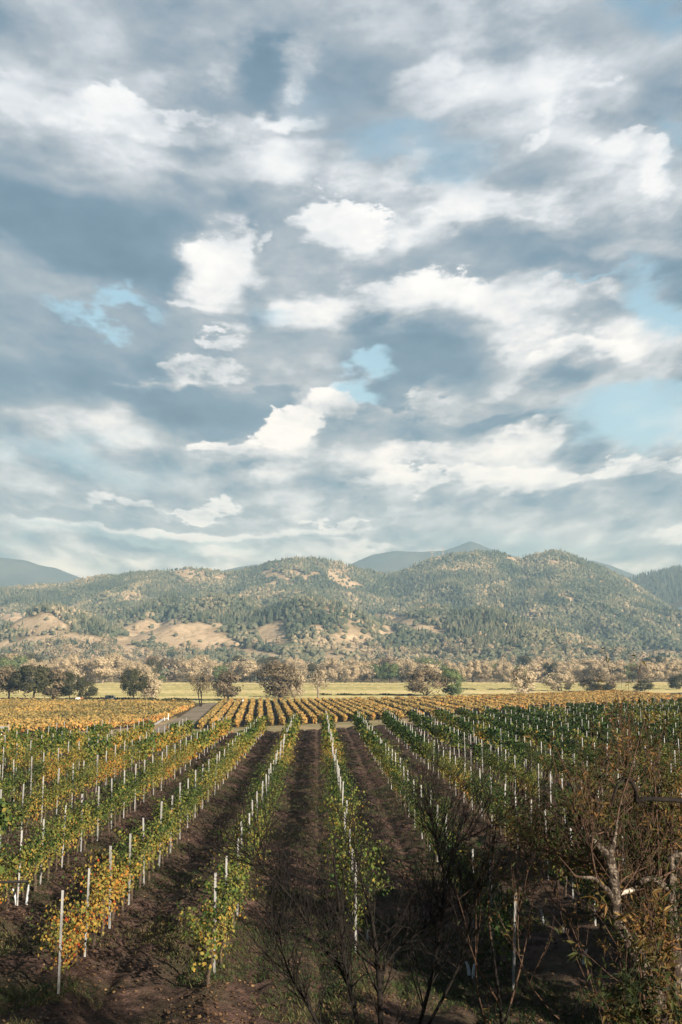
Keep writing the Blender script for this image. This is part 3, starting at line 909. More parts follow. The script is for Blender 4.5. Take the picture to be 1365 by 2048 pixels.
def unit_tree(seed, form):
    """returns (trunk mesh verts, quads, crown arrays) for a tree one unit tall"""
    rr = random.Random(seed); g = np.random.default_rng(seed)
    stems = {'round': 1, 'wide': 1, 'bare': 2, 'birch': 1, 'bush': 3, 'willow': 1}[form]
    h0 = {'round': 0.22, 'wide': 0.20, 'bare': 0.30, 'birch': 0.38, 'bush': 0.06, 'willow': 0.25}[form]
    paths, tips = [], []
    for s in range(stems):
        dx = (s - (stems - 1) / 2) * 0.35
        grow((dx * 0.10, 0, -0.02), (dx + rr.gauss(0, 0.06), rr.gauss(0, 0.06), 1), h0 + 0.08, 0.030 if stems == 1 else 0.022, 3, paths, 0.65, 0.72, 3, 0.22, 0.10, rr, 3, 0.7, tips)
    V, Q = tubes(paths, 5)
    prof = {'round': (0.36, 0.56, 0.46), 'wide': (0.50, 0.58, 0.44), 'bare': (0.42, 0.66, 0.36), 'birch': (0.28, 0.66, 0.36), 'bush': (0.55, 0.50, 0.50), 'willow': (0.40, 0.53, 0.48)}[form]
    nl = {'round': 20, 'wide': 24, 'bare': 16, 'birch': 14, 'bush': 22, 'willow': 20}[form]
    lumps = []
    for i in range(nl):
        u = g.normal(size=3); u /= np.linalg.norm(u); u *= g.uniform(0.35, 0.86) ** 0.6
        lumps.append((u[0] * prof[0], u[1] * prof[0], prof[1] + u[2] * prof[2] * 0.9, g.uniform(0.10, 0.19), g.uniform(-0.2, 0.2)))
    pos, nor, tint = [], [], []
    per = {'bare': 80, 'birch': 80}.get(form, 170)
    for x, y, z, r, tn in lumps:
        u = rand_dirs(per, g)
        rad = r * g.uniform(0.55, 1.15, per)
        p = np.array([x, y, z]) + u * rad[:, None] * np.array([1.15, 1.15, 0.85])
        pos.append(p); nor.append(u + g.normal(0, 0.28, u.shape) + 0.5 * np.array([x / prof[0], y / prof[0], (z - prof[1]) / prof[2]])); tint.append(np.clip(0.5 + tn + g.normal(0, 0.09, per), 0, 1))
    # stray leaves that break the outline
    nst = 150
    u = rand_dirs(nst, g) * g.uniform(0.8, 1.08, nst)[:, None]
    pos.append(u * np.array([prof[0], prof[0], prof[2]]) + np.array([0, 0, prof[1]])); nor.append(rand_dirs(nst, g)); tint.append(g.uniform(0.3, 0.8, nst))
    pos = np.concatenate(pos); nor = np.concatenate(nor); tint = np.concatenate(tint)
    ok = pos[:, 2] > (0.03 if form in ('bush', 'willow') else 0.10)
    pos, nor, tint = pos[ok], nor[ok], tint[ok]
    pos[:, 2] = np.minimum(pos[:, 2], 1.0 + 0 * pos[:, 2])
    ax = np.cross(nor, rand_dirs(len(pos), g))
    size = g.uniform(0.017, 0.042, len(pos)) * (0.8 if form in ('bare', 'birch') else 1)
    return V, Q, pos, ax, nor, size, tint

TREE_PROTO = {}
def tree_meshes(form, leafmat, barkmat, seed):
    key = (form, leafmat, barkmat, seed)
    if key not in TREE_PROTO:
        V, Q, pos, ax, nor, size, tint = unit_tree(seed, form)
        TREE_PROTO[key] = (np_mesh('trunk', V, [Q], [M[barkmat]], smooth=True),
                           leaf_mesh('crown', pos, ax, nor, size, tint, 'clump', M[leafmat]))
    return TREE_PROTO[key]
def place_tree(name, form, leafmat, barkmat, seed, loc, height, width, label, group=None, cat='tree', rz=None):
    tm, cm = tree_meshes(form, leafmat, barkmat, seed)
    t = thing(name, loc, label, cat, group, random.uniform(0, 6.28) if rz is None else rz)
    s = {'round': 0.74, 'wide': 1.02, 'bare': 0.86, 'birch': 0.56, 'bush': 1.12, 'willow': 0.82}[form]
    t.scale = (width / s, width / s, height)
    link('trunk', tm, t); link('crown', cm, t)
    return t
def px_tree(name, form, leafmat, barkmat, seed, cx, base, top, wpx, label, group=None, cat='tree'):
    p = on_ground(cx, base, FLOOR - 0.2)
    m = p.y / F_PX
    return place_tree(name, form, leafmat, barkmat, seed, p, (base - top) * m * 1.06, wpx * m * 1.1, label, group, cat)

# trees one can tell apart
px_tree('oak_tree', 'wide', 'brown_leaf', 'pale_bark', 1, 18, 1402, 1335, 74, 'brown-leaved oak with a pale trunk, first of the dark clump at the gold field', 'dark oaks behind the golden field')
px_tree('oak_tree', 'wide', 'dark_leaf', 'bark', 2, 66, 1403, 1334, 78, 'large dark green oak, tallest of the clump behind the gold field', 'dark oaks behind the golden field')
px_tree('oak_tree', 'round', 'brown_leaf', 'pale_bark', 3, 104, 1402, 1342, 62, 'reddish brown oak between the tallest oak and its dark green neighbour', 'dark oaks behind the golden field')
px_tree('oak_tree', 'wide', 'dark_leaf', 'bark', 4, 140, 1402, 1346, 52, 'dark green oak beside the small round tree behind the gold field', 'dark oaks behind the golden field')
px_tree('oak_tree', 'bush', 'dark_leaf', 'bark', 5, 174, 1400, 1362, 42, 'small round dark green tree standing low at the end of the oak clump', 'dark oaks behind the golden field')
px_tree('oak_tree', 'wide', 'dark_leaf', 'black_bark', 6, 266, 1403, 1341, 48, 'open dark oak with gaps, alone on the edge of the pale meadow', 'single trees on the meadow edge')
px_tree('willow_tree', 'willow', 'tan_leaf', 'bark', 7, 304, 1402, 1347, 46, 'pale tan willow touching the open dark oak', 'single trees on the meadow edge')
px_tree('walnut_tree', 'bare', 'brown_leaf', 'black_bark', 8, 402, 1413, 1346, 44, 'dark two-stemmed bare tree where the dirt road ends', 'single trees on the meadow edge')
px_tree('oak_tree', 'round', 'brown_leaf', 'bark', 9, 456, 1404, 1345, 56, 'brownish tree just behind the wooden utility pole', 'single trees on the meadow edge')
px_tree('cottonwood_tree', 'round', 'brown_leaf', 'bark', 10, 557, 1405, 1328, 66, 'big loose brown cottonwood behind the striped vine rows', 'single trees on the meadow edge')
px_tree('cottonwood_tree', 'willow', 'tan_leaf', 'bark', 19, 590, 1398, 1340, 40, 'pale bare-twigged tree against the big brown cottonwood', 'single trees on the meadow edge')
px_tree('birch_tree', 'birch', 'tan_leaf', 'pale_bark', 11, 636, 1403, 1342, 34, 'thin pale tree with a white leaning trunk and a mistletoe ball', 'single trees on the meadow edge')
px_tree('mistletoe', 'bush', 'dark_leaf', 'bark', 12, 625, 1366, 1346, 20, 'dark mistletoe ball in the thin pale tree', None, 'plant').location.z = on_ground(625, 1403, FLOOR).z + 7.5
px_tree('bay_tree', 'bush', 'brown_leaf', 'bark', 13, 852, 1394, 1337, 80, 'wide dome-shaped brown tree joined to the green ivy-clad tree', 'single trees on the meadow edge')
px_tree('ivy_tree', 'bush', 'green_leaf', 'bark', 14, 903, 1393.5, 1337, 54, 'bright green ivy-clad tree beside the brown dome-shaped tree', 'single trees on the meadow edge')
px_tree('willow_tree', 'willow', 'tan_leaf', 'pale_bark', 15, 1048, 1393, 1334, 50, 'pale weeping tree with a white trunk alone on the meadow edge', 'single trees on the meadow edge')
px_tree('willow_tree', 'bush', 'tan_leaf', 'bark', 16, 1120, 1384, 1344, 64, 'round pale thicket nearest the weeping tree', 'thickets at the end of the meadow')
px_tree('oak_tree', 'bush', 'brown_leaf', 'bark', 17, 1196, 1385, 1343, 78, 'wide brownish thicket with a dark base behind the orange vines', 'thickets at the end of the meadow')
px_tree('juniper_shrub', 'bush', 'dark_leaf', 'bark', 18, 1200, 1388, 1367, 54, 'low dark green shrub at the foot of the brownish thicket', 'dark shrubs behind the orange vines', 'shrub')
px_tree('juniper_shrub', 'bush', 'dark_leaf', 'bark', 5, 1286, 1384, 1360, 44, 'flat dark green shrub halfway between thicket and frame edge', 'dark shrubs behind the orange vines', 'shrub')
px_tree('juniper_shrub', 'bush', 'dark_leaf', 'bark', 18, 1358, 1380, 1349, 44, 'tall blackish shrub rising above the orange vine tops', 'dark shrubs behind the orange vines', 'shrub')

# the belt of trees along the far side of the meadow
ORD = ['first', 'second', 'third', 'fourth', 'fifth', 'sixth', 'seventh', 'eighth', 'ninth', 'tenth', 'eleventh', 'twelfth', 'thirteenth', 'fourteenth',
       'fifteenth', 'sixteenth', 'seventeenth', 'eighteenth', 'nineteenth', 'twentieth']
TENS = {20: 'twenty', 30: 'thirty', 40: 'forty', 50: 'fifty', 60: 'sixty', 70: 'seventy', 80: 'eighty', 90: 'ninety'}
def ordinal(n):
    if n <= 20: return ORD[n - 1]
    t, u = n // 10 * 10, n % 10
    if t >= 100: return 'hundredth'
    return (TENS[t] + '-' + ORD[u - 1]) if u else TENS[t][:-1] + 'ieth'
def belt():
    rr = random.Random(31)
    spec = []
    x = -90
    while x < 1460:
        spec.append((x + rr.uniform(-5, 5), rr.uniform(1363.0, 1367.0), rr.uniform(34, 48) * (1.15 if x < 240 else 1)))
        x += rr.uniform(15, 24)
    x = -90
    while x < 1460:
        spec.append((x + rr.uniform(-6, 6), rr.uniform(1357.5, 1361.5), rr.uniform(32, 46) * (1.25 if x < 200 else 1)))
        x += rr.uniform(19, 28)
    kinds = {'tan': ('pale tan', 'tan_leaf', 'pale_bark', ('round', 'willow', 'bush', 'willow', 'wide', 'bush')), 'olive': ('olive green', 'green_leaf', 'bark', ('round', 'bush')),
             'dark': ('dark green', 'dark_leaf', 'bark', ('wide', 'bush')), 'brown': ('rusty brown', 'brown_leaf', 'bark', ('round', 'wide'))}
    count = {}
    spec.sort()
    for cx, base, hpx in spec:
        if 312 < cx < 364 and base > 1360.5: hpx *= 0.42          # leave the cabin in view
        if 1012 < cx < 1046 : hpx *= 0.72
        k = rr.choices(['tan', 'olive', 'dark', 'brown'], [0.78, 0.11, 0.05, 0.06])[0]
        if 745 < cx < 800 and base > 1362: k = 'olive'
        if cx < 120: k = rr.choices(['tan', 'olive', 'dark'], [0.35, 0.3, 0.35])[0]
        word, lm, bm, forms = kinds[k]
        form = rr.choice(forms)
        row = 'front' if base > 1362 else 'back'
        count[(k, row)] = count.get((k, row), 0) + 1
        lab = f'{word} tree, {ordinal(count[(k, row)])} of its colour from the left in the belt\'s {row} rank'
        px_tree('meadow_tree', form, lm, bm, 40 + rr.randrange(5), cx, base, base - hpx, hpx * rr.uniform(0.75, 1.15), lab, f'{word} trees in the belt beyond the meadow')
belt()
def far_belt():
    """woods behind the belt, up to the foot of the hills: one mass"""
    g = np.random.default_rng(5)
    n = 2600
    px = g.uniform(-250, 1650, n); Y = g.uniform(965, 1700, n)
    X = hor_slope(px) * Y
    z = np.where(Y > YB, hill_z(px, Y), FLOOR - 0.2)
    keep = (fbm(X / 120, Y / 120, 3, 88) > 0.40) | (px < 220)
    px, Y, X, z = px[keep], Y[keep], X[keep], z[keep]
    n = len(px)
    h = g.uniform(8, 17, n) * np.where(px < 220, 1.25, 1)
    tone = np.where(g.uniform(0, 1, n) < 0.66, 0.88, 0.5) + g.normal(0, 0.08, n)
    per = 90
    u = rand_dirs(n * per, g).reshape(n, per, 3) * g.uniform(0.55, 1.1, (n, per, 1))
    pos = u * np.stack([h * 0.42, h * 0.42, h * 0.46], -1)[:, None, :] + np.stack([X, Y, z + h * 0.52], -1)[:, None, :]
    nor = u + g.normal(0, 0.3, u.shape)
    ax = np.cross(nor.reshape(-1, 3), rand_dirs(n * per, g))
    tint = np.clip(np.repeat(tone, per) + g.normal(0, 0.07, n * per), 0, 1)
    me = leaf_mesh('woods', pos.reshape(-1, 3), ax, nor.reshape(-1, 3), g.uniform(0.8, 1.9, n * per), tint, 'clump', M['hill_leaf'])
    tag(link('woods', me), 'hazy tan and green woods between the tree belt and the hills', 'woods', kind='stuff')
far_belt()

def meadow_grass():
    g = np.random.default_rng(14)
    n = 90000
    py = 1363.8 + 39 * g.uniform(0, 1, n) ** 0.8
    Y = 14.2 / (py - 1330) * F_PX * g.uniform(0.985, 1.015, n)
    px = g.uniform(-420, 1750, n); X = hor_slope(px) * Y
    back = np.interp(px, [430, 900, 1365, 1900], [1403, 1400, 1383, 1383])
    k = 14.2 * F_PX / Y + 1330 < back
    X, Y = X[k], Y[k]; n = len(X)
    band = fbm(X / 200, Y / 16, 3, 4)
    tint = np.clip(0.52 + (band - .5) * 1.3 + g.normal(0, .12, n), 0, 1)
    h = g.uniform(0.35, 0.75, n)
    nor = np.stack([g.normal(0.3, .6, n), np.full(n, -1.0), g.uniform(0.1, 0.9, n)], -1)
    ax = np.stack([np.ones(n), g.normal(0, .4, n), g.normal(0, .06, n)], -1)
    V, q, t = leaves(np.stack([X, Y, np.zeros(n)], -1), ax, nor, np.ones(n) * 1.0, 'clump')
    V = V.reshape(n, 4, 3); c = V.mean(1, keepdims=True); V = c + (V - c) * np.array([2.4, 1.0, 1.0]) * np.stack([np.ones(n), np.ones(n), h], -1)[:, None, :]
    V[:, :, 2] += FLOOR - 0.2 + h[:, None] * 0.35
    tag(link('meadow_grass', np_mesh('meadow_grass', V.reshape(-1, 3), [q], [M['straw']], tint=tint)), 'pale straw-coloured grass covering the far meadow', 'grass', kind='stuff')
meadow_grass()

# more trees of the same kind stand outside the frame and shade the near ends of the rows
def shade_trees():
    for i, (x, y, h, w, lab) in enumerate([(10.3, 15.4, 6.3, 4.6, 'smaller brown-leaved tree outside the frame nearest the mottled tree'),
                                      (12.5, 17.5, 8.2, 6.0, 'brown-leaved tree outside the frame, nearest the rows'),
                                      (17.5, 22.0, 8.4, 6.5, 'brown-leaved tree outside the frame, second from the rows'),
                                      (23.5, 29.0, 8.4, 6.5, 'brown-leaved tree outside the frame, third from the rows'),
                                      (11.5, 7.5, 6.8, 4.6, 'low brown-leaved tree outside the frame just past the mottled tree'),
                                      (6.5, -3.5, 10.5, 8, 'dense evergreen oak behind the viewpoint')]):
        place_tree('oak_tree', 'bush', 'dark_leaf' if 'oak' in lab else 'brown_leaf', 'bark', 60 + i, Vector((x, y, -0.1)), h, w, lab, 'shade trees outside the frame')
shade_trees()

# ------------------------------------------------------------------ grapevines
def vine_proto(seed, ripe):
    """one grapevine: crooked trunk with two cordon arms, and leafy shoots. ripe 0 green .. 1 golden"""
    rr = random.Random(seed); g = np.random.default_rng(seed)
    paths = []
    hh = rr.uniform(0.72, 0.86)
    tr = np.array([(0, 0, -0.06), (rr.uniform(-.05, .05), rr.uniform(-.05, .05), 0.25), (rr.uniform(-.06, .06), rr.uniform(-.06, .06), 0.52), (0, 0, hh)])
    paths.append((tr, np.array([0.050, 0.040, 0.034, 0.036])))
    for s in (-1, 1):
        arm = np.array([(0, 0, hh)] + [(rr.uniform(-.05, .05), s * t * 0.66, hh + 0.06 + rr.uniform(-.04, .04)) for t in (0.3, 0.6, 1.0)])
        paths.append((arm, np.array([0.030, 0.026, 0.022, 0.014])))
    pos, ax, nor, tint, size = [], [], [], [], []
    ns = rr.randint(13, 18)
    for i in range(ns):
        p = np.array([rr.uniform(-.06, .06), -0.66 + 1.32 * (i + rr.random()) / ns, hh + rr.uniform(0, .1)])
        d = np.array([rr.gauss(0, 0.34), rr.gauss(0, 0.22), 1.0])
        L = rr.uniform(0.60, 1.12)
        k = 9
        pts = [p]
        for j in range(k):
            d = d + np.array([rr.gauss(0, .12) + 0.07 * np.sign(d[0]), rr.gauss(0, .12), -0.10 if j > 3 else 0.0]); d /= np.linalg.norm(d)
            p = p + d * L / k; pts.append(p)
        pts = np.array(pts)
        if i % 2 == 0:
            paths.append((pts[::3], np.linspace(0.009, 0.004, len(pts[::3]))))
        st = rr.gauss(0, 0.10)
        for j in range(rr.randint(28, 40)):
            q = pts[rr.randrange(1, k + 1)] + g.normal(0, 0.085, 3)
            pos.append(q); out = np.array([q[0] * 1.5 + g.normal(0, .3), g.normal(0, .4), 0.45 + g.normal(0, .3)])
            nor.append(out); ax.append(np.array([out[0] * 0.5 + g.normal(0, .4), g.normal(0, .5), -0.75]))
            low = (1.15 - q[2]) * 0.28              # lower leaves turn first
            tint.append(np.clip(0.29 + 0.36 * ripe + st + low + g.normal(0, 0.13), 0.02, 1)); size.append(g.uniform(0.04, 0.085))
    # hanging skirt of older leaves
    for j in range(130):
        q = np.array([g.normal(0, 0.16), g.uniform(-0.68, 0.68), g.uniform(0.45, 1.0)])
        pos.append(q); nor.append(np.array([q[0] * 4, g.normal(0, .4), 0.3])); ax.append(np.array([g.normal(0, .3), g.normal(0, .3), -1]))
        tint.append(np.clip(0.36 + 0.36 * ripe + g.normal(0, 0.15), 0, 1)); size.append(g.uniform(0.045, 0.09))
    V, Q = tubes(paths, 6)
    return (np_mesh('trunk', V, [Q], [M['vine_wood']], smooth=True),
            leaf_mesh('foliage', np.array(pos), np.array(ax), np.array(nor), np.array(size), np.array(tint), 'vine', M['vine_leaf']))
VINES = {k: [vine_proto(100 * i + j, r) for j in range(6)] for i, (k, r) in enumerate((('green', 0.0), ('mixed', 0.5), ('gold', 0.95)))}

def post_proto(seed, h=1.98):
    """rolled steel line post: open U section with notched flanges"""
    mb = MB()
    w, d, t = 0.020, 0.020, 0.005
    mb.box(-w, w, -d, -d + t, -0.1, h)                       # web
    for s in (-1, 1):
        x0, x1 = (s * w, s * w - s * t); x0, x1 = min(x0, x1), max(x0, x1)
        mb.box(x0, x1, -d + t, d, -0.1, h)                   # flange
        for z in np.arange(0.35, h - 0.05, 0.22):            # wire hooks
            e0, e1 = (s * w, s * (w + 0.010)); e0, e1 = min(e0, e1), max(e0, e1)
            mb.box(e0, e1, 0.004, 0.022, z, z + 0.035)
    return mb.mesh('vine_post', M['post_steel'])
POSTS = [post_proto(1, 1.86), post_proto(2, 1.95), post_proto(3, 1.78)]

def in_view(p, margin=0):
    v = CAM_M.transposed() @ (Vector(p) - Vector((0, 0, CAM_H)))
    if v.z > -1: return None
    x = 682.5 + v.x / -v.z * F_PX; y = 1024 - v.y / -v.z * F_PX
    return (x, y) if (-margin < x < 1365 + margin and -margin < y < 2048 + margin) else None

def row_phrase(k):
    if k == 0: return 'the centre row'
    return f'{ordinal(abs(k))} row ' + ('left' if k < 0 else 'right') + ' of centre'
def build_vineyard():
    rr = random.Random(77)
    vines, posts = [], []
    for k in range(-14, 24):
        X = ROW_X0 + k * ROW_DX
        near = {-2: 21.6, -1: 22.9, 0: 24.5}.get(k, 21.8 + rr.uniform(-0.6, 0.9))
        yc = E0.y + (X - E0.x) * edge_d.y / edge_d.x
        y = near
        nv = npst = 0
        while y < yc - 0.5:
            z = float(soil_z(np.array([X]), np.array([y]))[0])
            v = in_view((X, y, z + 0.9), 40)
            if v or in_view((X, y, z + 0.9), 260):
                inside = v is not None
                posts.append((y, k, inside, X + rr.uniform(-.05, .05), z, rr.gauss(0, 0.018), rr.gauss(0, 0.02)))
                for q in ((-0.9, 0.65, 1.95) if y == near and k == -1 else (0.65, 1.95)):
                    yy = y + q + rr.uniform(-.12, .12)
                    if yy > yc: continue
                    sparse = fbm(np.array([X * 0.31 + 5]), np.array([yy * 0.22]), 2, 51)[0]
                    if sparse < (0.24 if k in (-1, -2) and yy < 60 else 0.22) : continue
                    vines.append((yy, k, inside, X + rr.uniform(-.06, .06), z))
            y += 2.62
    def gold(X, y, k):
        g = fbm(np.array([X * 0.16 + 2]), np.array([y * 0.12]), 3, 19)[0]
        side = np.clip(-X / 12.0, -0.35, 1)
        return g + side * 0.16 + 0.24 * float(sstep(24, 46, X)) + (0.05 if y > 90 and X < 0 else 0)
    # the nearest 300 posts and vines are things of their own; the rest stands farther off as one mass of each
    posts.sort(); vines.sort()
    pin = [p for p in posts if p[2]]; ptop = set(map(id, pin[:300]))
    vin = [v for v in vines if v[2]]; vtop = set(map(id, vin[:300]))
    cnt = {}
    stuff = {0: [], 1: [], 2: []}
    for p in posts:
        y, k, inside, X, z, tx, ty = p
        i = 0 if rr.random() < 0.6 else rr.choice((1, 2))
        if id(p) in ptop:
            cnt[k] = cnt.get(k, 0) + 1
            o = link('vine_post', POSTS[i], None, (X, y, z))
            o.rotation_euler = (tx, ty, rr.gauss(0, 0.15))
            tag(o, f'pale steel post, {ordinal(cnt[k])} from near end, {row_phrase(k)}', 'post', 'steel posts along the near vine rows')
        else:
            stuff[i].append((X, y, z, tx, ty))
    Vs, Qs, n = [], [], 0
    for i, lst in stuff.items():
        me = POSTS[i]
        V = np.empty(len(me.vertices) * 3, np.float32); me.vertices.foreach_get('co', V); V = V.reshape(-1, 3)
        Q = np.array([tuple(f.vertices) for f in me.polygons])
        for X, y, z, tx, ty in lst:
            W = V.copy(); W[:, 0] += X + W[:, 2] * ty; W[:, 1] += y - W[:, 2] * tx; W[:, 2] += z
            Vs.append(W); Qs.append(Q + n); n += len(W)
    tag(link('vine_posts', np_mesh('vine_posts', np.concatenate(Vs), [np.concatenate(Qs)], [M['post_steel']])),
        'hundreds of pale steel posts in the farther vineyard', 'posts', kind='stuff')
    cnt = {}
    far = []
    for v in vines:
        y, k, inside, X, z = v
        g = gold(X, y, k)
        kind = 'gold' if g > 0.70 else 'mixed' if g > 0.50 else 'green'
        if id(v) in vtop:
            cnt[k] = cnt.get(k, 0) + 1
            look = {'gold': 'golden orange', 'mixed': 'green and gold', 'green': 'dark green'}[kind]
            t = thing('grapevine', (X, y, z), f'{look} grapevine, {ordinal(cnt[k])} from near end, {row_phrase(k)}', 'grapevine', 'grapevines along the near rows', rr.choice((0, math.pi)) + rr.gauss(0, .05))
            s = rr.uniform(0.82, 1.10)
            t.scale = (s * rr.uniform(0.85, 1.15), s * 1.04, s)
            tm, fm = rr.choice(VINES[kind])
            link('trunk', tm, t); link('foliage', fm, t)
        else:
            far.append((X, y, z, {'gold': 0.95, 'mixed': 0.5, 'green': 0.0}[kind], rr.uniform(0.82, 1.1)))
    F = np.array(far); n = len(F); g = np.random.default_rng(9)
    per = 115
    q = np.stack([g.normal(0, 0.22, (n, per)), g.uniform(-0.72, 0.72, (n, per)), 0.52 + 1.18 * g.beta(1.5, 1.15, (n, per))], -1) * F[:, None, 4:5]
    pos = (q + F[:, None, :3]).reshape(-1, 3); q = q.reshape(-1, 3)
    nor = np.stack([q[:, 0] * 3 + g.normal(0, .4, len(q)), g.normal(0, .5, len(q)), 0.5 + g.normal(0, .3, len(q))], -1)
    ax = np.stack([q[:, 0] + g.normal(0, .4, len(q)), g.normal(0, .5, len(q)), np.full(len(q), -.75)], -1)
    tint = np.clip(0.29 + 0.36 * np.repeat(F[:, 3], per) + (1.15 - q[:, 2]) * 0.25 + g.normal(0, 0.15, len(q)), 0.02, 1)
    size = g.uniform(0.12, 0.21, len(q))
    me = leaf_mesh('grapevines', pos, ax, nor, size, tint, 'vine', M['vine_leaf'])
    tag(link('grapevines', me), 'rows of green and gold grapevines filling the farther vineyard', 'grapevines', kind='stuff')
    print('VINEYARD posts', len(pin), 'vines', len(vin), 'far', n, 'nearest-300 reach', pin[min(299, len(pin) - 1)][0], vin[min(299, len(vin) - 1)][0])
build_vineyard()

# ------------------------------------------------------------------ ground cover
def build_grass():
    g = np.random.default_rng(3)
    n = 260000
    Y = 15.5 * np.exp(g.uniform(0, 1, n) ** 1.25 * math.log(75 / 15.5))
    px = g.uniform(-120, 1480, n)
    X = hor_slope(px) * Y
    k = (X - ROW_X0) / ROW_DX
    u = np.abs(k - np.round(k)) * ROW_DX
    patch_ = fbm(X * 0.55, Y * 0.55, 3, 66)
    keep_p = sstep(0.50, 0.62, patch_) * 0.9 + 0.5 * np.exp(-(u / 0.35) ** 2) * sstep(0.4, 0.6, patch_) + (Y < 19.6) * 0.9 * sstep(0.30, 0.45, patch_)
    keep = g.uniform(0, 1, n) < keep_p
    X, Y, u = X[keep], Y[keep], u[keep]
    n = len(X)
    z = soil_z(X, Y)
    a = g.uniform(0, 2 * np.pi, n); lean = g.uniform(0.1, 0.9, n)
    ax = np.stack([np.cos(a) * lean, np.sin(a) * lean, np.ones(n)], -1)
    nor = np.stack([-np.sin(a), np.cos(a), np.zeros(n)], -1)
    dry = fbm(X * 0.3, Y * 0.3, 2, 12)
    tint = np.clip(0.30 + (dry - 0.5) * 1.3 + g.normal(0, .16, n), 0, 1)
    size = g.uniform(0.03, 0.115, n) * (1 + Y / 90)
    me = leaf_mesh('grass', np.stack([X, Y, z - 0.01], -1), ax, nor, size, tint, 'blade', M['grass'])
    tag(link('grass', me), 'short weeds and grass scattered over the vineyard soil', 'grass', kind='stuff')
    # fallen leaves
    n = 90000
    Y = 15.5 * np.exp(g.uniform(0, 1, n) * math.log(70 / 15.5))
    px = g.uniform(-120, 1480, n); X = hor_slope(px) * Y
    k = (X - ROW_X0) / ROW_DX; u = np.abs(k - np.round(k)) * ROW_DX
    keep = g.uniform(0, 1, n) < 0.25 + 0.75 * np.exp(-(u / 0.6) ** 2)
    X, Y = X[keep], Y[keep]; n = len(X)
    z = soil_z(X, Y) + 0.015
    nor = np.stack([g.normal(0, .35, n), g.normal(0, .35, n), np.ones(n)], -1)
    ax = np.cross(nor, rand_dirs(n, g))
    me = leaf_mesh('fallen_leaves', np.stack([X, Y, z], -1), ax, nor, g.uniform(0.025, 0.075, n), np.clip(g.normal(.45, .25, n), 0, 1), 'vine', M['litter'])
    tag(link('fallen_leaves', me), 'brown and yellow vine leaves fallen on the soil', 'fallen leaves', kind='stuff')
build_grass()

# ------------------------------------------------------------------ golden vineyard on the valley floor, reads as one mass
def build_golden_field():
    poly = [(-260, 1401.5), (384, 1407), (392, 1412), (352, 1431), (303, 1450), (200, 1459), (-260, 1479)]
    P = [on_ground(x, y, FLOOR) for x, y in poly]
    V = [(p.x, p.y, FLOOR - 0.25 + 0.018) for p in P]
    tag(link('field_soil', np_mesh('field_soil', V, [np.arange(len(V))[None]], [M['field_soil']])), kind='structure')
    g = np.random.default_rng(11)
    n = 150000
    y0, y1 = min(p.y for p in P), max(p.y for p in P)
    Y = np.sqrt(g.uniform(y0 ** 2, y1 ** 2, n)); px = g.uniform(-260, 395, n); X = hor_slope(px) * Y
    def inside(X, Y):
        r = np.zeros(len(X), bool)
        for i in range(len(P)):
            a, b = P[i], P[i - 1]
            c = (a.y > Y) != (b.y > Y)
            r ^= c & (X < (b.x - a.x) * (Y - a.y) / ((b.y - a.y) or 1e-9) + a.x)
        return r
    k = inside(X, Y); X, Y = X[k], Y[k]
    # rows run slantwise to the view
    c, s = math.cos(0.9), math.sin(0.9)
    uu = (X * c + Y * s) / 2.6
    f = np.abs(uu - np.round(uu)) * 2.6
    k = g.uniform(0, 1, len(X)) < np.exp(-(f / 0.62) ** 2) + 0.04
    X, Y = X[k], Y[k]; n = len(X)
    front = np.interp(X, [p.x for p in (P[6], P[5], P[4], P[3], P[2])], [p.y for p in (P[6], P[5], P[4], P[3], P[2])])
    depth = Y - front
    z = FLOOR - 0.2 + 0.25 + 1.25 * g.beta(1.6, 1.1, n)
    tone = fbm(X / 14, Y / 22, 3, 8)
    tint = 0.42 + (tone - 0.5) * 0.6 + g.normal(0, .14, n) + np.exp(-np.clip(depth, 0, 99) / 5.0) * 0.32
    nor = rand_dirs(n, g) + np.array([0, -0.3, 0.6])
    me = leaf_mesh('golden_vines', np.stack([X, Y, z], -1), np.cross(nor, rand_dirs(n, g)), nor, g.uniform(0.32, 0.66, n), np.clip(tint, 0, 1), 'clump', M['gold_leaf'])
    tag(link('golden_vines', me), 'mass of golden autumn vines filling the field beside the dirt road', 'vines', kind='stuff')
build_golden_field()

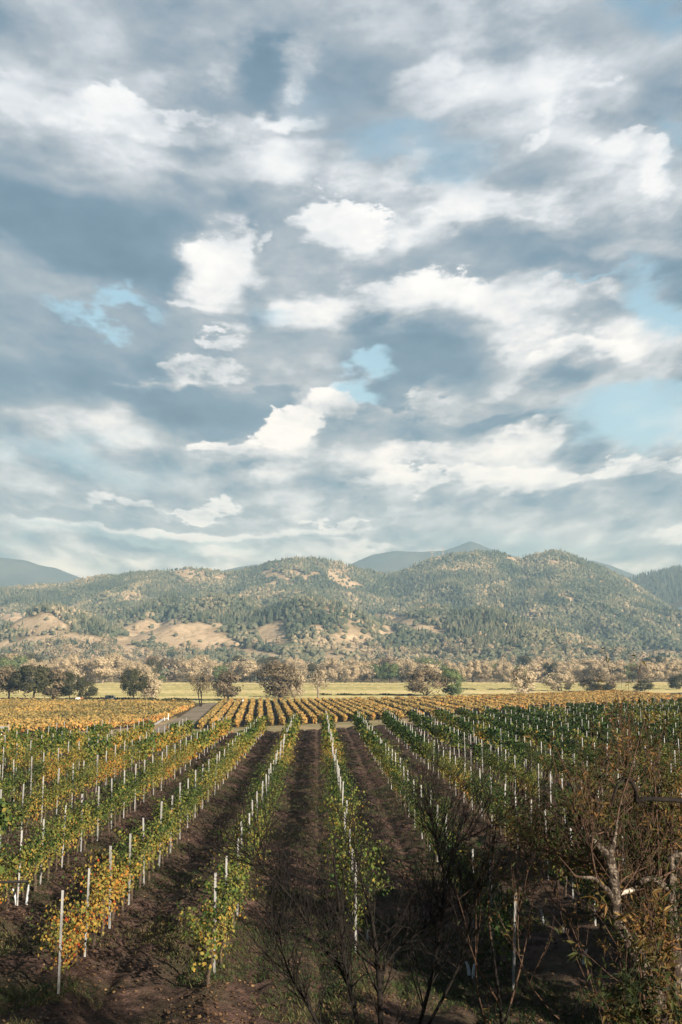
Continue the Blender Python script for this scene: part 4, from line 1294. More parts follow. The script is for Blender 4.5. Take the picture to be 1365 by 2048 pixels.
# ------------------------------------------------------------------ block of trained vine rows beyond the bench
def build_block():
    g = np.random.default_rng(23)
    front_px = [(376, 1457), (470, 1453), (560, 1449), (640, 1445), (740, 1439), (850, 1433), (960, 1427), (1050, 1422), (1200, 1413), (1365, 1403), (1500, 1394)]
    back_px = [(330, 1405), (450, 1404), (640, 1403.5), (760, 1402), (850, 1400.5), (960, 1397.5), (1050, 1393.5), (1160, 1389), (1280, 1384.5), (1365, 1381), (1500, 1377)]
    FP = [on_ground(x, y, FLOOR) for x, y in front_px]; BP = [on_ground(x, y, FLOOR) for x, y in back_px]
    sl = (523 - 635) / F_PX
    V = [(p.x, p.y, FLOOR - 0.25 + 0.020) for p in FP] + [(p.x, p.y, FLOOR - 0.25 + 0.020) for p in reversed(BP)]
    tag(link('field_soil', np_mesh('field_soil', V, [np.arange(len(V))[None]], [M['field_soil']])), kind='structure')
    def cross(line, x0):
        for a, b in zip(line[:-1], line[1:]):
            fa = a.x - sl * a.y - x0; fb = b.x - sl * b.y - x0
            if (fa <= 0 <= fb): 
                t = fa / (fa - fb); return a.y + (b.y - a.y) * t
        return None
    ids = [i * 2.72 for i in range(-7, 14)] + [38.0 + i * 5.6 for i in range(0, 26)]
    nrow = 0
    for x0 in ids:
        yf = cross(FP, x0); yb = cross(BP, x0)
        if yf is None or yb is None or yb - yf < 6: continue
        nrow += 1
        wide = x0 > 36
        L = yb - yf
        n = int(L * (52 if wide else 34))
        Y = yf + g.uniform(0, L, n)
        lump = fbm(Y / 2.2, np.full(n, x0), 3, 71)
        w = (0.95 if wide else 0.42) * (0.8 + 0.4 * lump)
        X = x0 + sl * Y + g.normal(0, 1, n) * w * 0.55
        z = 0.15 + (1.7 if wide else 1.45) * g.beta(1.5, 1.2, n) * (0.85 + 0.3 * lump)
        tint = np.clip((0.44 if x0 < 60 else 0.50) + g.normal(0, .16, n) + (lump - .5) * .4 + np.exp(-(Y - yf) / 3) * 0.12, 0, 1)
        nor = rand_dirs(n, g) + np.array([0, -0.3, 0.6])
        org = Vector((x0 + sl * yf, yf, FLOOR - 0.2))
        pos = np.stack([X - org.x, Y - org.y, z], -1)
        side = 'striped' if not wide else 'dark-fronted orange'
        num = nrow if not wide else None
        lab = (f'golden vine row, {ordinal(nrow)} from the dirt road in the striped block' if not wide
               else f'orange vine row with shaded end, {ordinal(nrow - build_block.narrow)} past the striped block')
        if not wide: build_block.narrow = nrow
        t = thing('vine_row', org, lab, 'vine row', 'golden vine rows beyond the bench vineyard')
        link('foliage', leaf_mesh('foliage', pos, np.cross(nor, rand_dirs(n, g)), nor, g.uniform(0.30, 0.62, n), tint, 'clump', M['gold_leaf']), t)
        mb = MB()
        for yy in np.arange(0.8, L, 3.0):
            mb.tube([(sl * yy, yy, -0.1), (sl * yy + g.normal(0, .05), yy, 0.5), (sl * yy, yy, 1.0)], [0.08, 0.06, 0.05], 5)
        mb.build('trunks', M['vine_wood'], t)['kind'] = 'stuff'
build_block.narrow = 0
build_block()

# ------------------------------------------------------------------ foreground: bare shrub, speckled trees, leafy thicket
def path_px(lst, thin=False):
    """branch course given as photo column, row, depth, radius"""
    return (np.array([tuple(at_depth(x, y, Y)) for x, y, Y, r in lst]), np.array([r for *_, r in lst]) * (0.82 if thin else 1.0))
def smooth_path(P, k=4):
    pts, rad = P
    t = np.linspace(0, len(pts) - 1, (len(pts) - 1) * k + 1)
    i = np.clip(t.astype(int), 0, len(pts) - 2); f = (t - i)[:, None]
    p0 = pts[np.maximum(i - 1, 0)]; p1 = pts[i]; p2 = pts[i + 1]; p3 = pts[np.minimum(i + 2, len(pts) - 1)]
    q = 0.5 * ((2 * p1) + (-p0 + p2) * f + (2 * p0 - 5 * p1 + 4 * p2 - p3) * f ** 2 + (-p0 + 3 * p1 - 3 * p2 + p3) * f ** 3)
    r = np.interp(t, np.arange(len(rad)), rad)
    return q, r

def twig(start, d, L, r, rr, curve=0.10, up=0.05, n=7):
    pts = [np.array(start, float)]; d = np.array(d, float); d /= np.linalg.norm(d)
    for i in range(n):
        d = d + np.array([rr.gauss(0, curve), rr.gauss(0, curve), rr.gauss(0, curve) + up]); d /= np.linalg.norm(d)
        pts.append(pts[-1] + d * L / n)
    return np.array(pts), np.linspace(r, r * 0.25, n + 1)

def build_bare_shrub():
    rr = random.Random(12)
    base = at_depth(770, 2040, 12.6); base.z = 0
    t = thing('bare_shrub', (base.x, base.y, 0), 'large leafless shrub with black branches fanning up in front of the centre row', 'shrub')
    B = np.array([base.x, base.y, 0.0])
    main, fine = [], []
    stems = [
        [(768, 2500, 12.6, .050), (764, 2250, 12.6, .045), (762, 2048, 12.6, .040), (758, 1960, 12.6, .036), (752, 1890, 12.6, .028), (740, 1820, 12.7, .018), (722, 1760, 12.8, .010), (715, 1715, 12.8, .005)],
        [(764, 2500, 12.5, .042), (735, 2150, 12.4, .036), (705, 2000, 12.3, .031), (690, 1930, 12.2, .028), (684, 1860, 12.2, .022), (676, 1790, 12.2, .014), (668, 1720, 12.1, .007)],
        [(690, 1935, 12.2, .020), (640, 1890, 12.1, .017), (600, 1820, 12.0, .014), (565, 1775, 11.9, .011), (530, 1745, 11.9, .008), (508, 1722, 11.9, .004)],
        [(764, 2500, 12.7, .042), (800, 2200, 12.9, .036), (840, 2048, 13.0, .030), (865, 1950, 13.1, .026), (880, 1860, 13.2, .022), (893, 1760, 13.3, .018), (915, 1690, 13.4, .014), (960, 1665, 13.4, .011), (1005, 1632, 13.5, .006), (1035, 1610, 13.5, .003)],
        [(757, 1955, 12.6, .022), (790, 1905, 12.7, .017), (830, 1870, 12.8, .012), (870, 1835, 12.9, .007), (890, 1815, 12.9, .004)],
        [(680, 2200, 12.2, .030), (640, 2060, 12.0, .024), (600, 1985, 11.9, .018), (575, 1935, 11.8, .012), (560, 1880, 11.8, .006)],
        [(830, 2100, 12.9, .026), (905, 1960, 12.8, .020), (935, 1880, 12.7, .015), (950, 1800, 12.7, .010), (985, 1740, 12.7, .006)],
        [(893, 1770, 13.3, .012), (880, 1715, 13.3, .009), (868, 1665, 13.3, .006), (862, 1630, 13.3, .003)],
    ]
    for s in stems:
        main.append(smooth_path(path_px(s, True)))
    tips = []
    for pts, rad in main:
        L = len(pts)
        for k in range(40):
            i = rr.randrange(L // 4, L)
            d = pts[i] - pts[max(0, i - 2)]; d = d / (np.linalg.norm(d) + 1e-9)
            q = np.array([rr.gauss(0, .7), rr.gauss(0, .5), rr.gauss(0.35, .35)])
            p, r = twig(pts[i], d * 0.7 + q, rr.uniform(0.35, 1.0), max(0.0050, rad[i] * 0.38), rr, 0.10, 0.07)
            fine.append((p, r))
            for m in range(4):
                j = rr.randrange(2, len(p))
                dd = p[j] - p[j - 1]; dd /= np.linalg.norm(dd)
                p2, r2 = twig(p[j], dd + np.array([rr.gauss(0, .5), rr.gauss(0, .4), rr.gauss(0.2, .35)]), rr.uniform(0.2, 0.55), 0.0042, rr, 0.12, 0.06, 5)
                fine.append((p2, r2))
    for name, paths, sd in (('trunk', main, 7), ('twigs', fine, 4)):
        V, Q = tubes(paths, sd)
        link(name, np_mesh(name, V - B, [Q], [M['black_bark']], smooth=True), t)
build_bare_shrub()

def build_leafy(name, label, cat, base_xy, main, seed, n_shoot, shoot_len, box, n_leaf, leaf_size, bark, lean=(0, 0, 1), group=None, twig_r=0.006):
    """tree whose thin shoots rise from its limbs and carry loose narrow leaves"""
    rr = random.Random(seed); g = np.random.default_rng(seed)
    B = np.array([base_xy[0], base_xy[1], 0.0])
    t = thing(name, tuple(B), label, cat, group)
    limbs = [smooth_path(path_px(s)) for s in main]
    allp = np.concatenate([p for p, r in limbs]); allr = np.concatenate([r for p, r in limbs])
    # secondary limbs reach out into the crown, thin shoots rise from them
    second = []
    for k in range(max(8, n_shoot // 11)):
        tip = np.array(at_depth(*box(rr)))
        cost = np.linalg.norm(allp - tip, axis=1) + np.maximum(0, allp[:, 2] - tip[2] + 0.5) * 2 - 12 * allr
        i = np.argsort(cost)[rr.randrange(0, 60) % len(cost)]
        st = allp[i]; L = np.linalg.norm(tip - st); n = 9
        f = np.linspace(0, 1, n + 1)[:, None]
        side = g.normal(0, 1, 3); side -= side.dot(tip - st) * (tip - st) / (L * L + 1e-9)
        pts = st + (tip - st) * f + np.sin(np.pi * f) * side * L * 0.09 + np.sin(2.6 * np.pi * f) * g.normal(0, 1, 3) * 0.04 * L
        second.append((pts, np.linspace(min(0.011, allr[i] * 0.6), 0.003, n + 1)))
    shoots = list(second)
    for k in range(n_shoot):
        pts, r = second[rr.randrange(len(second))]
        j = rr.randrange(2, len(pts))
        d = pts[j] - pts[j - 1]; d /= np.linalg.norm(d) + 1e-9
        p, r2 = twig(pts[j], d * 0.35 + np.array([rr.gauss(0, .40), rr.gauss(0, .40), 0.75 + rr.gauss(0, .3)]), rr.uniform(.3, 1.0) * shoot_len, 0.0042, rr, .09, .05)
        shoots.append((p, r2))
        if rr.random() < 0.6:
            m = rr.randrange(2, len(p) - 1)
            dd = p[m] - p[m - 1]; dd /= np.linalg.norm(dd) + 1e-9
            shoots.append(twig(p[m], dd + np.array([rr.gauss(0, .5), rr.gauss(0, .5), rr.gauss(.1, .3)]), rr.uniform(.15, .45), 0.0025, rr, .12, .03, 5))
    pale, dark = [], []
    for p, r in limbs:
        thick = r > 0.0125
        k = len(r) if thick.all() else int(np.argmin(thick)) + 1
        if k >= 2: pale.append((p[:k], r[:k]))
        if k < len(r) - 1: dark.append((p[max(0, k - 1):], r[max(0, k - 1):]))
    V, Q = tubes(pale, 9)
    link('trunk', np_mesh('trunk', V - B, [Q], [M[bark]], smooth=True), t)
    for dk in dark:
        V, Q = tubes([dk], 6)
        link('limb', np_mesh('limb', V - B, [Q], [M['twig']], smooth=True), t)
    V, Q = tubes(shoots, 4)
    link('twigs', np_mesh('twigs', V - B, [Q], [M['twig']], smooth=True), t)
    pos, ax = [], []
    per = max(1, n_leaf // len(shoots))
    for pts, r in shoots:
        m = g.poisson(per)
        if m == 0: continue
        j = g.integers(2, len(pts), m)
        p = pts[j] - (pts[j] - pts[j - 1]) * g.uniform(0, 1, (m, 1))
        d = pts[j] - pts[j - 1]; d /= np.linalg.norm(d, axis=1)[:, None] + 1e-9
        pos.append(p); ax.append(d * 0.5 + g.normal(0, .55, (m, 3)) + np.array([0, 0, -0.45]))
    pos = np.concatenate(pos); ax = np.concatenate(ax); n = len(pos)
    nor = rand_dirs(n, g) + np.array([0, -0.3, 0.5])
    clump = fbm(pos[:, 0] * 2.2, pos[:, 2] * 2.2, 3, seed)
    tint = np.clip(0.50 + (clump - .5) * 1.5 + g.normal(0, .17, n), 0, 1)
    link('leaves', leaf_mesh('leaves', pos - B, ax, nor, g.uniform(*leaf_size, n), tint, 'lance', M['copper_leaf']), t)
    return t

# the speckled tree: crooked mottled trunk, limb to the left, forked head
def box_a(r):
    x = 1010 + 330 * r.random() ** 0.9
    top = np.interp(x, [1010, 1080, 1180, 1260, 1340], [1700, 1600, 1500, 1440, 1420])
    return x, top + (1760 - top) * r.random() ** 1.15, 11.0 + r.uniform(0.1, 2.2)
build_leafy('speckled_tree', 'crooked tree with a speckled white and brown trunk and thin coppery leaves', 'tree', at_depth(1400, 2048, 10.5).xy, [
    [(1400, 2640, 10.5, .125), (1372, 2330, 10.5, .115), (1335, 2080, 10.5, .100), (1292, 1955, 10.6, .085), (1262, 1895, 10.7, .075), (1236, 1850, 10.8, .062), (1232, 1810, 10.8, .050), (1230, 1780, 10.8, .052), (1224, 1740, 10.9, .056), (1218, 1712, 10.9, .052)],
    [(1219, 1716, 10.9, .044), (1208, 1703, 10.9, .038), (1192, 1686, 10.9, .030), (1178, 1670, 11.0, .016), (1160, 1640, 11.1, .009), (1150, 1590, 11.2, .007), (1128, 1530, 11.2, .007), (1110, 1490, 11.2, .004)],
    [(1219, 1714, 10.9, .040), (1226, 1695, 10.9, .026), (1232, 1665, 11.0, .014), (1240, 1610, 11.1, .009), (1262, 1540, 11.2, .007), (1275, 1490, 11.3, .007), (1290, 1440, 11.3, .004)],
    [(1229, 1805, 10.8, .034), (1216, 1782, 10.7, .028), (1200, 1768, 10.6, .022), (1188, 1757, 10.5, .018), (1168, 1755, 10.4, .013), (1150, 1751, 10.3, .009), (1140, 1738, 10.3, .006), (1120, 1715, 10.3, .003)],
], 5, 420, 0.85, box_a, 3600, (0.045, 0.10), 'speckled_bark')
# second mottled tree at the frame edge, with the arching limb and its bare sawn stub
def box_b(r):
    x = 1225 + 200 * r.random()
    top = np.interp(x, [1225, 1300, 1365, 1420], [1600, 1450, 1410, 1400])
    return x, top + (1950 - top) * r.random() ** 0.9, 11.7 + r.uniform(0.0, 2.0)
tb = build_leafy('mottled_tree', 'mottled tree at the frame edge with an arching limb ending in a white stub', 'tree', at_depth(1392, 2048, 11.5).xy, [
    [(1420, 2560, 11.5, .11), (1400, 2300, 11.5, .10), (1372, 2080, 11.5, .085), (1352, 1930, 11.5, .070), (1346, 1850, 11.5, .060), (1342, 1790, 11.5, .052), (1346, 1745, 11.5, .042), (1340, 1722, 11.5, .036), (1352, 1712, 11.5, .030), (1385, 1695, 11.5, .022), (1410, 1600, 11.6, .016), (1400, 1520, 11.7, .010), (1395, 1460, 11.8, .005)],
    [(1341, 1780, 11.5, .034), (1326, 1770, 11.4, .032), (1312, 1762, 11.3, .029), (1298, 1758, 11.3, .027), (1284, 1763, 11.2, .025), (1272, 1772, 11.2, .023), (1266, 1780, 11.2, .022)],
    [(1400, 2300, 11.5, .05), (1345, 2060, 11.3, .03), (1330, 1960, 11.2, .022), (1312, 1890, 11.1, .014), (1300, 1840, 11.1, .008)],
], 8, 380, 0.9, box_b, 3600, (0.05, 0.11), 'speckled_bark')
arch = smooth_path(path_px([(1410, 1600, 11.6, .036), (1365, 1601, 11.5, .034), (1330, 1599, 11.4, .032), (1292, 1598, 11.3, .029), (1273, 1602, 11.3, .028), (1272, 1582, 11.2, .027), (1262, 1563, 11.2, .025), (1246, 1562, 11.2, .023), (1233, 1576, 11.1, .021), (1226, 1598, 11.1, .014), (1224, 1612, 11.1, .007)]))
V, Q = tubes([(arch[0], arch[1] * 0.75)], 8)
link('limb', np_mesh('limb', V - np.array(tb.location), [Q], [M['black_bark']], smooth=True), tb)['label'] = 'dark hooked limb'
V, Q = tubes([smooth_path(path_px([(1267, 1779, 11.2, .023), (1254, 1783, 11.15, .022), (1241, 1787, 11.1, .022), (1240.6, 1787, 11.1, .002)]), 2)], 10)
bt = tb.location
o = link('sawn_stub', np_mesh('sawn_stub', V - np.array(bt), [Q], [M['sawn_wood']], smooth=True), tb)
o['label'] = 'bare white sawn end of the arching limb'
# leafy thicket low in the corner
def box_c(r):
    x = 1215 + 230 * r.random()
    top = np.interp(x, [1215, 1280, 1320, 1430], [2040, 2000, 1900, 1790])
    return x, top + (2150 - top) * r.random(), 10.0 + r.uniform(-1.0, 1.0)
build_leafy('willow_thicket', 'dense thicket of green and copper lance-shaped leaves below the mottled tree', 'shrub', at_depth(1345, 2048, 10.0).xy, [
    [(1345, 2690, 10.0, .030), (1330, 2300, 10.0, .026), (1305, 2120, 10.0, .020), (1290, 2010, 10.0, .012), (1280, 1930, 10.0, .006)],
    [(1350, 2690, 10.1, .030), (1370, 2300, 10.1, .026), (1362, 2100, 10.1, .020), (1350, 1960, 10.1, .012), (1345, 1850, 10.1, .006)],
    [(1340, 2690, 9.9, .026), (1290, 2320, 9.8, .020), (1245, 2150, 9.7, .014), (1225, 2060, 9.7, .008), (1215, 2010, 9.7, .004)],
], 15, 190, 0.8, box_c, 3600, (0.06, 0.13), 'bark')
# fine twiggy sapling between shrub and speckled tree
def box_d(r):
    x = 905 + 190 * r.random()
    top = np.interp(x, [905, 980, 1090], [1760, 1660, 1600])
    return x, top + (1900 - top) * r.random(), 12.2 + r.uniform(-0.7, 0.7)
build_leafy('sapling', 'thin dark sapling with sparse green leaves between bare shrub and speckled tree', 'sapling', at_depth(1010, 2048, 12.2).xy, [
    [(1012, 2530, 12.2, .028), (1012, 2250, 12.2, .024), (1004, 2048, 12.2, .019), (990, 1930, 12.2, .014), (978, 1830, 12.2, .010), (985, 1740, 12.2, .006), (990, 1680, 12.2, .003)],
    [(1006, 2060, 12.2, .014), (1040, 1940, 12.3, .010), (1062, 1830, 12.4, .006), (1075, 1720, 12.4, .003)],
    [(1000, 2010, 12.2, .012), (950, 1920, 12.1, .008), (930, 1840, 12.1, .005), (915, 1790, 12.1, .003)],
], 22, 70, 0.6, box_d, 450, (0.04, 0.08), 'black_bark')

# ------------------------------------------------------------------ grow tubes, hose
def grow_tube(px, py, h, lean, label):
    p = on_ground(px, py, 0.05)
    mb = MB()
    n = 12; r = 0.036
    a = np.linspace(0, 2 * np.pi, n, endpoint=False)
    for rad, flip in ((r, 1), (r - 0.006, -1)):
        ks = 5
        V = []
        for i in range(ks):
            f = i / (ks - 1)
            V += [(math.cos(q) * rad * (1 - 0.25 * f) + lean * f * f, math.sin(q) * rad * (1 - 0.25 * f), -0.05 + f * h) for q in a]
        Q = [(i * n + j, i * n + (j + 1) % n, (i + 1) * n + (j + 1) % n, (i + 1) * n + j) for i in range(ks - 1) for j in range(n)]
        mb.add(V, Q)
    o = mb.build('grow_tube', M['white_tube'], None, True, p)
    tag(o, label, 'grow tube', 'white grow tubes round young vines')
for a in [(66 / 2, 1816, 0.52, -0.10, 'bent white grow tube under the black hose, the one nearer the frame edge'),
          (106 / 2, 1812, 0.58, 0.05, 'bent white grow tube at the end of the black hose'),
          (735, 1880, 0.26, 0.02, 'short white grow tube among the bare shrub\'s upper twigs'),
          (1087, 1846, 0.36, -0.05, 'white grow tube halfway between sapling and speckled trunk'),
          (1126, 1862, 0.2, 0.02, 'small white grow tube just beside the speckled trunk\'s shade'),
          (1168, 1923, 0.30, 0.07, 'tilted white grow tube below the speckled trunk'),
          (939, 1945, 0.26, -0.06, 'white grow tube low between bare shrub and sapling, leaning'),
          (947, 1952, 0.28, 0.03, 'upright white grow tube low between bare shrub and sapling')]:
    grow_tube(*a)
def hose():
    a = at_depth(-60, 1763, 26.2); b = at_depth(56, 1763, 26.4)
    mb = MB()
    mb.tube([a, a.lerp(b, .35) - Vector((0, 0, .015)), a.lerp(b, .7) - Vector((0, 0, .012)), b], 0.032, 8)
    V = np.concatenate(mb.V); V -= np.array(a)
    t = link('irrigation_hose', np_mesh('irrigation_hose', V, [np.concatenate(mb.Q)], [M['black_hose']], smooth=True), None, a)
    tag(t, 'black irrigation hose strung along the end of a vine row', 'hose')
hose()

# ------------------------------------------------------------------ things on the valley floor
M['pole_wood'] = plain_material('pole_wood', (0.26, 0.12, 0.06), (0.38, 0.19, 0.10), 3, 0.85, 0.3, stretch=(1, 1, .1))
M['white_paint'] = plain_material('white_paint', (0.70, 0.69, 0.67), (0.80, 0.79, 0.77), 1.2, 0.4)
M['grey_metal'] = plain_material('grey_metal', (0.16, 0.17, 0.19), (0.24, 0.25, 0.27), 2, 0.4, metal=0.3)
M['roof_slate'] = plain_material('roof_slate', (0.11, 0.11, 0.14), (0.17, 0.17, 0.20), 1.5, 0.6, stretch=(.3, 3, 1))
M['plaster'] = plain_material('plaster', (0.42, 0.31, 0.21), (0.50, 0.38, 0.27), .5, 0.9)
M['white_wall'] = plain_material('white_wall', (0.68, 0.66, 0.62), (0.76, 0.74, 0.70), .6, 0.8)
M['glass'] = plain_material('glass', (0.02, 0.025, 0.03), (0.03, 0.035, 0.04), 1, 0.08, spec=0.5)
M['rubber'] = plain_material('rubber', (0.012, 0.012, 0.012), (0.02, 0.02, 0.02), 4, 0.9)
M['rust_paint'] = plain_material('rust_paint', (0.28, 0.10, 0.05), (0.38, 0.16, 0.08), 2, 0.7)
M['roof_grey'] = plain_material('roof_grey', (0.26, 0.26, 0.26), (0.34, 0.34, 0.33), 2, 0.7, stretch=(1, .2, 1))
FZ = FLOOR - 0.25

def utility_pole():
    p = on_ground(450, 1403, FZ)
    t = thing('utility_pole', p, 'orange-brown wooden utility pole with a white transformer at the end of the road', 'utility pole')
    h = (1403 - 1352) * p.y / F_PX
    mb = MB(); mb.tube([(0, 0, -.3), (0, 0, h * .5), (0.03, 0, h)], [.19, .165, .13], 10); mb.build('pole', M['pole_wood'], t, True)
    mb = MB(); mb.box(-1.25, 1.25, -.16, -.02, h - 0.75, h - 0.60)
    mb.add([(-.7,-.05,h-.75),(-.64,-.05,h-.75),(0,-.05,h-1.35),(.06,-.05,h-1.35)], [(0,1,3,2)])
    c = mb.build('crossarm', M['pole_wood'], t)
    for x in (-1.1, -.45, .45, 1.1):
        mb = MB(); mb.tube([(x, -.09, h - .6), (x, -.09, h - .52), (x, -.09, h - .44)], [.04, .07, .03], 8); mb.build('insulator', M['white_paint'], c, True)
    mb = MB(); mb.tube([(-.42, -.1, h - 2.9), (-.42, -.1, h - 2.88), (-.42, -.1, h - 1.75), (-.42, -.1, h - 1.68)], [.02, .30, .30, .05], 14)
    tr = mb.build('transformer', M['white_paint'], t, True)
    mb = MB(); mb.tube([(-.36, -.12, h - 1.7), (-.36, -.12, h - 1.35)], [.05, .03], 8); mb.build('bushing', M['grey_metal'], tr, True)
    mb = MB()
    far_end = Vector((on_ground(352, 1386, FZ).x - p.x, 180, h - 1.2))
    for x in (-1.1, 1.1):
        pts = [Vector((x, -.09, h - .45)).lerp(far_end + Vector((x, 0, 0)), f) - Vector((0, 0, 3.2 * 4 * f * (1 - f) * .5)) for f in np.linspace(0, 1, 12)]
        mb.tube(pts, .018, 4)
    mb.build('wire', M['rubber'], t)
utility_pole()
def standpipe():
    p = on_ground(486.5, 1411, FZ); s = p.y / F_PX
    t = thing('irrigation_standpipe', p, 'thin orange marker pole with a white valve barrel among the striped vine rows', 'standpipe')
    mb = MB(); mb.tube([(0.25, 0, -.2), (0.25, 0, 29 * s)], [.07, .05], 8); mb.build('marker_pole', M['pole_wood'], t, True)
    mb = MB(); mb.tube([(-.05, 0, -.1), (-.05, 0, .1), (-.05, 0, 1.7), (-.05, 0, 2.1), (-.05, 0, 2.12)], [.5, .42, .38, .18, .02], 12); b = mb.build('barrel', M['white_paint'], t, True)
    mb = MB(); mb.tube([(-.05, 0, 2.0), (-.05, 0, 2.45)], .07, 8); mb.tube([(-.3, 0, 2.42), (.2, 0, 2.42)], .035, 6); mb.build('valve_handle', M['grey_metal'], b, True)
standpipe()

def window(parent, x, z, w, h, y, glass='glass'):
    mb = MB(); mb.box(x - w/2 - .1, x + w/2 + .1, y - .06, y + .02, z - .1, z); mb.box(x - w/2 - .1, x + w/2 + .1, y - .06, y + .02, z + h, z + h + .1)
    mb.box(x - w/2 - .1, x - w/2, y - .055, y + .02, z, z + h); mb.box(x + w/2, x + w/2 + .1, y - .055, y + .02, z, z + h); mb.box(x - .03, x + .03, y - .05, y + .01, z, z + h)
    f = mb.build('window', M['white_paint'], parent)
    mb = MB(); mb.box(x - w/2, x + w/2, y - .02, y + .03, z, z + h); mb.build('pane', M[glass], f)
def gable_house(name, label, cx, base, wm, dm, eave, ridge, rz, wall, roof, z=None, wins=(), door=None, chimney=None):
    p = on_ground(cx, base, FZ) if z is None else z
    t = thing(name, p, label, 'shed' if 'shed' in name else 'house', None, rz)
    mb = MB()
    o = [(-dm/2, -.3), (dm/2, -.3), (dm/2, eave), (0, ridge), (-dm/2, eave)]
    V = [(-wm/2, a, b) for a, b in o] + [(wm/2, a, b) for a, b in o]
    mb.add(V, [(0, 1, 6, 5), (1, 2, 7, 6), (4, 0, 5, 9)], []); mb.add(V[:5], [(0, 1, 2, 4)], [(2, 3, 4)]); mb.add(V[5:], [(0, 1, 2, 4)], [(2, 3, 4)])
    mb.build('wall', M[wall], t)
    ov, th = .5, .16
    k = (ridge - eave) / (dm / 2)
    mb = MB()
    for s in (-1, 1):
        y0, z0 = s * (dm/2 + ov), eave - k * ov + .05
        V = [(x, yy, zz + q) for q in (0, th) for x in (-wm/2 - ov, wm/2 + ov) for yy, zz in ((y0, z0), (0, ridge + .05))]
        mb.add(V, [(0, 1, 3, 2), (4, 6, 7, 5), (0, 2, 6, 4), (0, 4, 5, 1), (2, 3, 7, 6)])
    r = mb.build('roof', M[roof], t)
    if chimney is not None:
        mb = MB(); mb.box(chimney - .4, chimney + .4, .3, 1.1, eave + .3, ridge + .9); mb.box(chimney - .5, chimney + .5, .2, 1.2, ridge + .9, ridge + 1.05); mb.build('chimney', M['plaster'], r)
    for x, z_, w, h in wins: window(t, x, z_, w, h, -dm/2)
    if door is not None:
        mb = MB(); mb.box(door - .5, door + .5, -dm/2 - .05, -dm/2 + .05, 0, 2.05); d = mb.build('door', M['grey_metal'], t)
        mb = MB(); mb.box(door + .32, door + .40, -dm/2 - .11, -dm/2 - .05, .98, 1.06); mb.build('handle', M['white_paint'], d)
    return t
gable_house('farm_house', 'tan farm house with a dark slate roof half hidden in the tree belt', 333, 1361, 13, 9, 5.2, 8.6, 1.05, 'plaster', 'roof_slate', None, [(-3.5, 2.6, 1.2, 1.3), (.2, 2.6, 1.2, 1.3), (3.6, 2.6, 1.2, 1.3)], 1.9, 3.0)
hp_ = Vector((float(hor_slope(1028) * 1330), 1330, FZ + 0))
gable_house('white_house', 'small bright white house above the tree belt in line with the weeping tree', 1028, 0, 7, 7, 9.5, 12.5, .3, 'white_wall', 'roof_grey', hp_, [(-1.6, 6.2, 1.1, 1.4), (1.6, 6.2, 1.1, 1.4)], -.2)
hp_ = Vector((float(hor_slope(774) * 1500), 1500, FZ + 6))
gable_house('white_barn', 'tiny white gabled barn at the foot of the hills above the brown dome tree', 774, 0, 9, 7, 5, 9, 1.4, 'white_wall', 'roof_grey', hp_, [(-2, 2, 1.2, 1.2)], 1)
# pump shed cut by the frame edge
p = on_ground(-8, 1479, FZ)
gable_house('pump_shed', 'white pump shed with a grey roof beside the golden field', -8, 1479, 3.4, 2.6, 1.75, 2.35, 0.15, 'white_wall', 'roof_grey', Vector((p.x, p.y, FZ)), [(0.9, .9, .5, .5)], -.6)

def wheel(parent, x, y, r=.36, w=.22):
    mb = MB(); mb.tube([(x, y, r), (x, y + .01, r), (x, y + w - .01, r), (x, y + w, r)], [r * .6, r, r, r * .6], 16); o = mb.build('wheel', M['rubber'], parent, True)
    mb = MB(); mb.tube([(x, y - .012, r), (x, y - .011, r), (x, y + .02, r)], [.01, r * .58, r * .58], 12); mb.build('rim', M['grey_metal'], o, True)
def van():
    p = on_ground(222, 1401.5, FZ)
    t = thing('parked_van', p, 'white van with a dark windowed front parked in front of the pale meadow', 'van', None, 0.06)
    mb = MB(); mb.prism([(-2.3, .42), (-2.35, 1.1), (-2.28, 2.05), (-2.1, 2.22), (.95, 2.2), (1.35, 1.95), (1.85, 1.28), (2.35, 1.08), (2.45, .7), (2.4, .42)], -.95, .95); mb.build('body', M['white_paint'], t)
    mb = MB(); mb.prism([(.35, 1.3), (.35, 1.95), (1.2, 1.93), (1.62, 1.3)], -.965, -.955); mb.build('side_window', M['glass'], t)
    mb = MB(); mb.prism([(-.9, 1.3), (-.9, 1.95), (.2, 1.95), (.2, 1.3)], -.965, -.955); mb.build('side_window', M['glass'], t)
    mb = MB(); mb.add([(1.40, -.8, 1.92), (1.40, .8, 1.92), (1.86, .85, 1.30), (1.86, -.85, 1.30)], [(0, 1, 2, 3)]); mb.build('windscreen', M['glass'], t, loc=(.02, 0, .01))
    mb = MB(); mb.box(2.40, 2.47, -.8, -.45, .78, .98); mb.build('headlight', M['grey_metal'], t)
    for x in (-1.45, 1.5):
        wheel(t, x, -1.0); wheel(t, x, .78)
van()
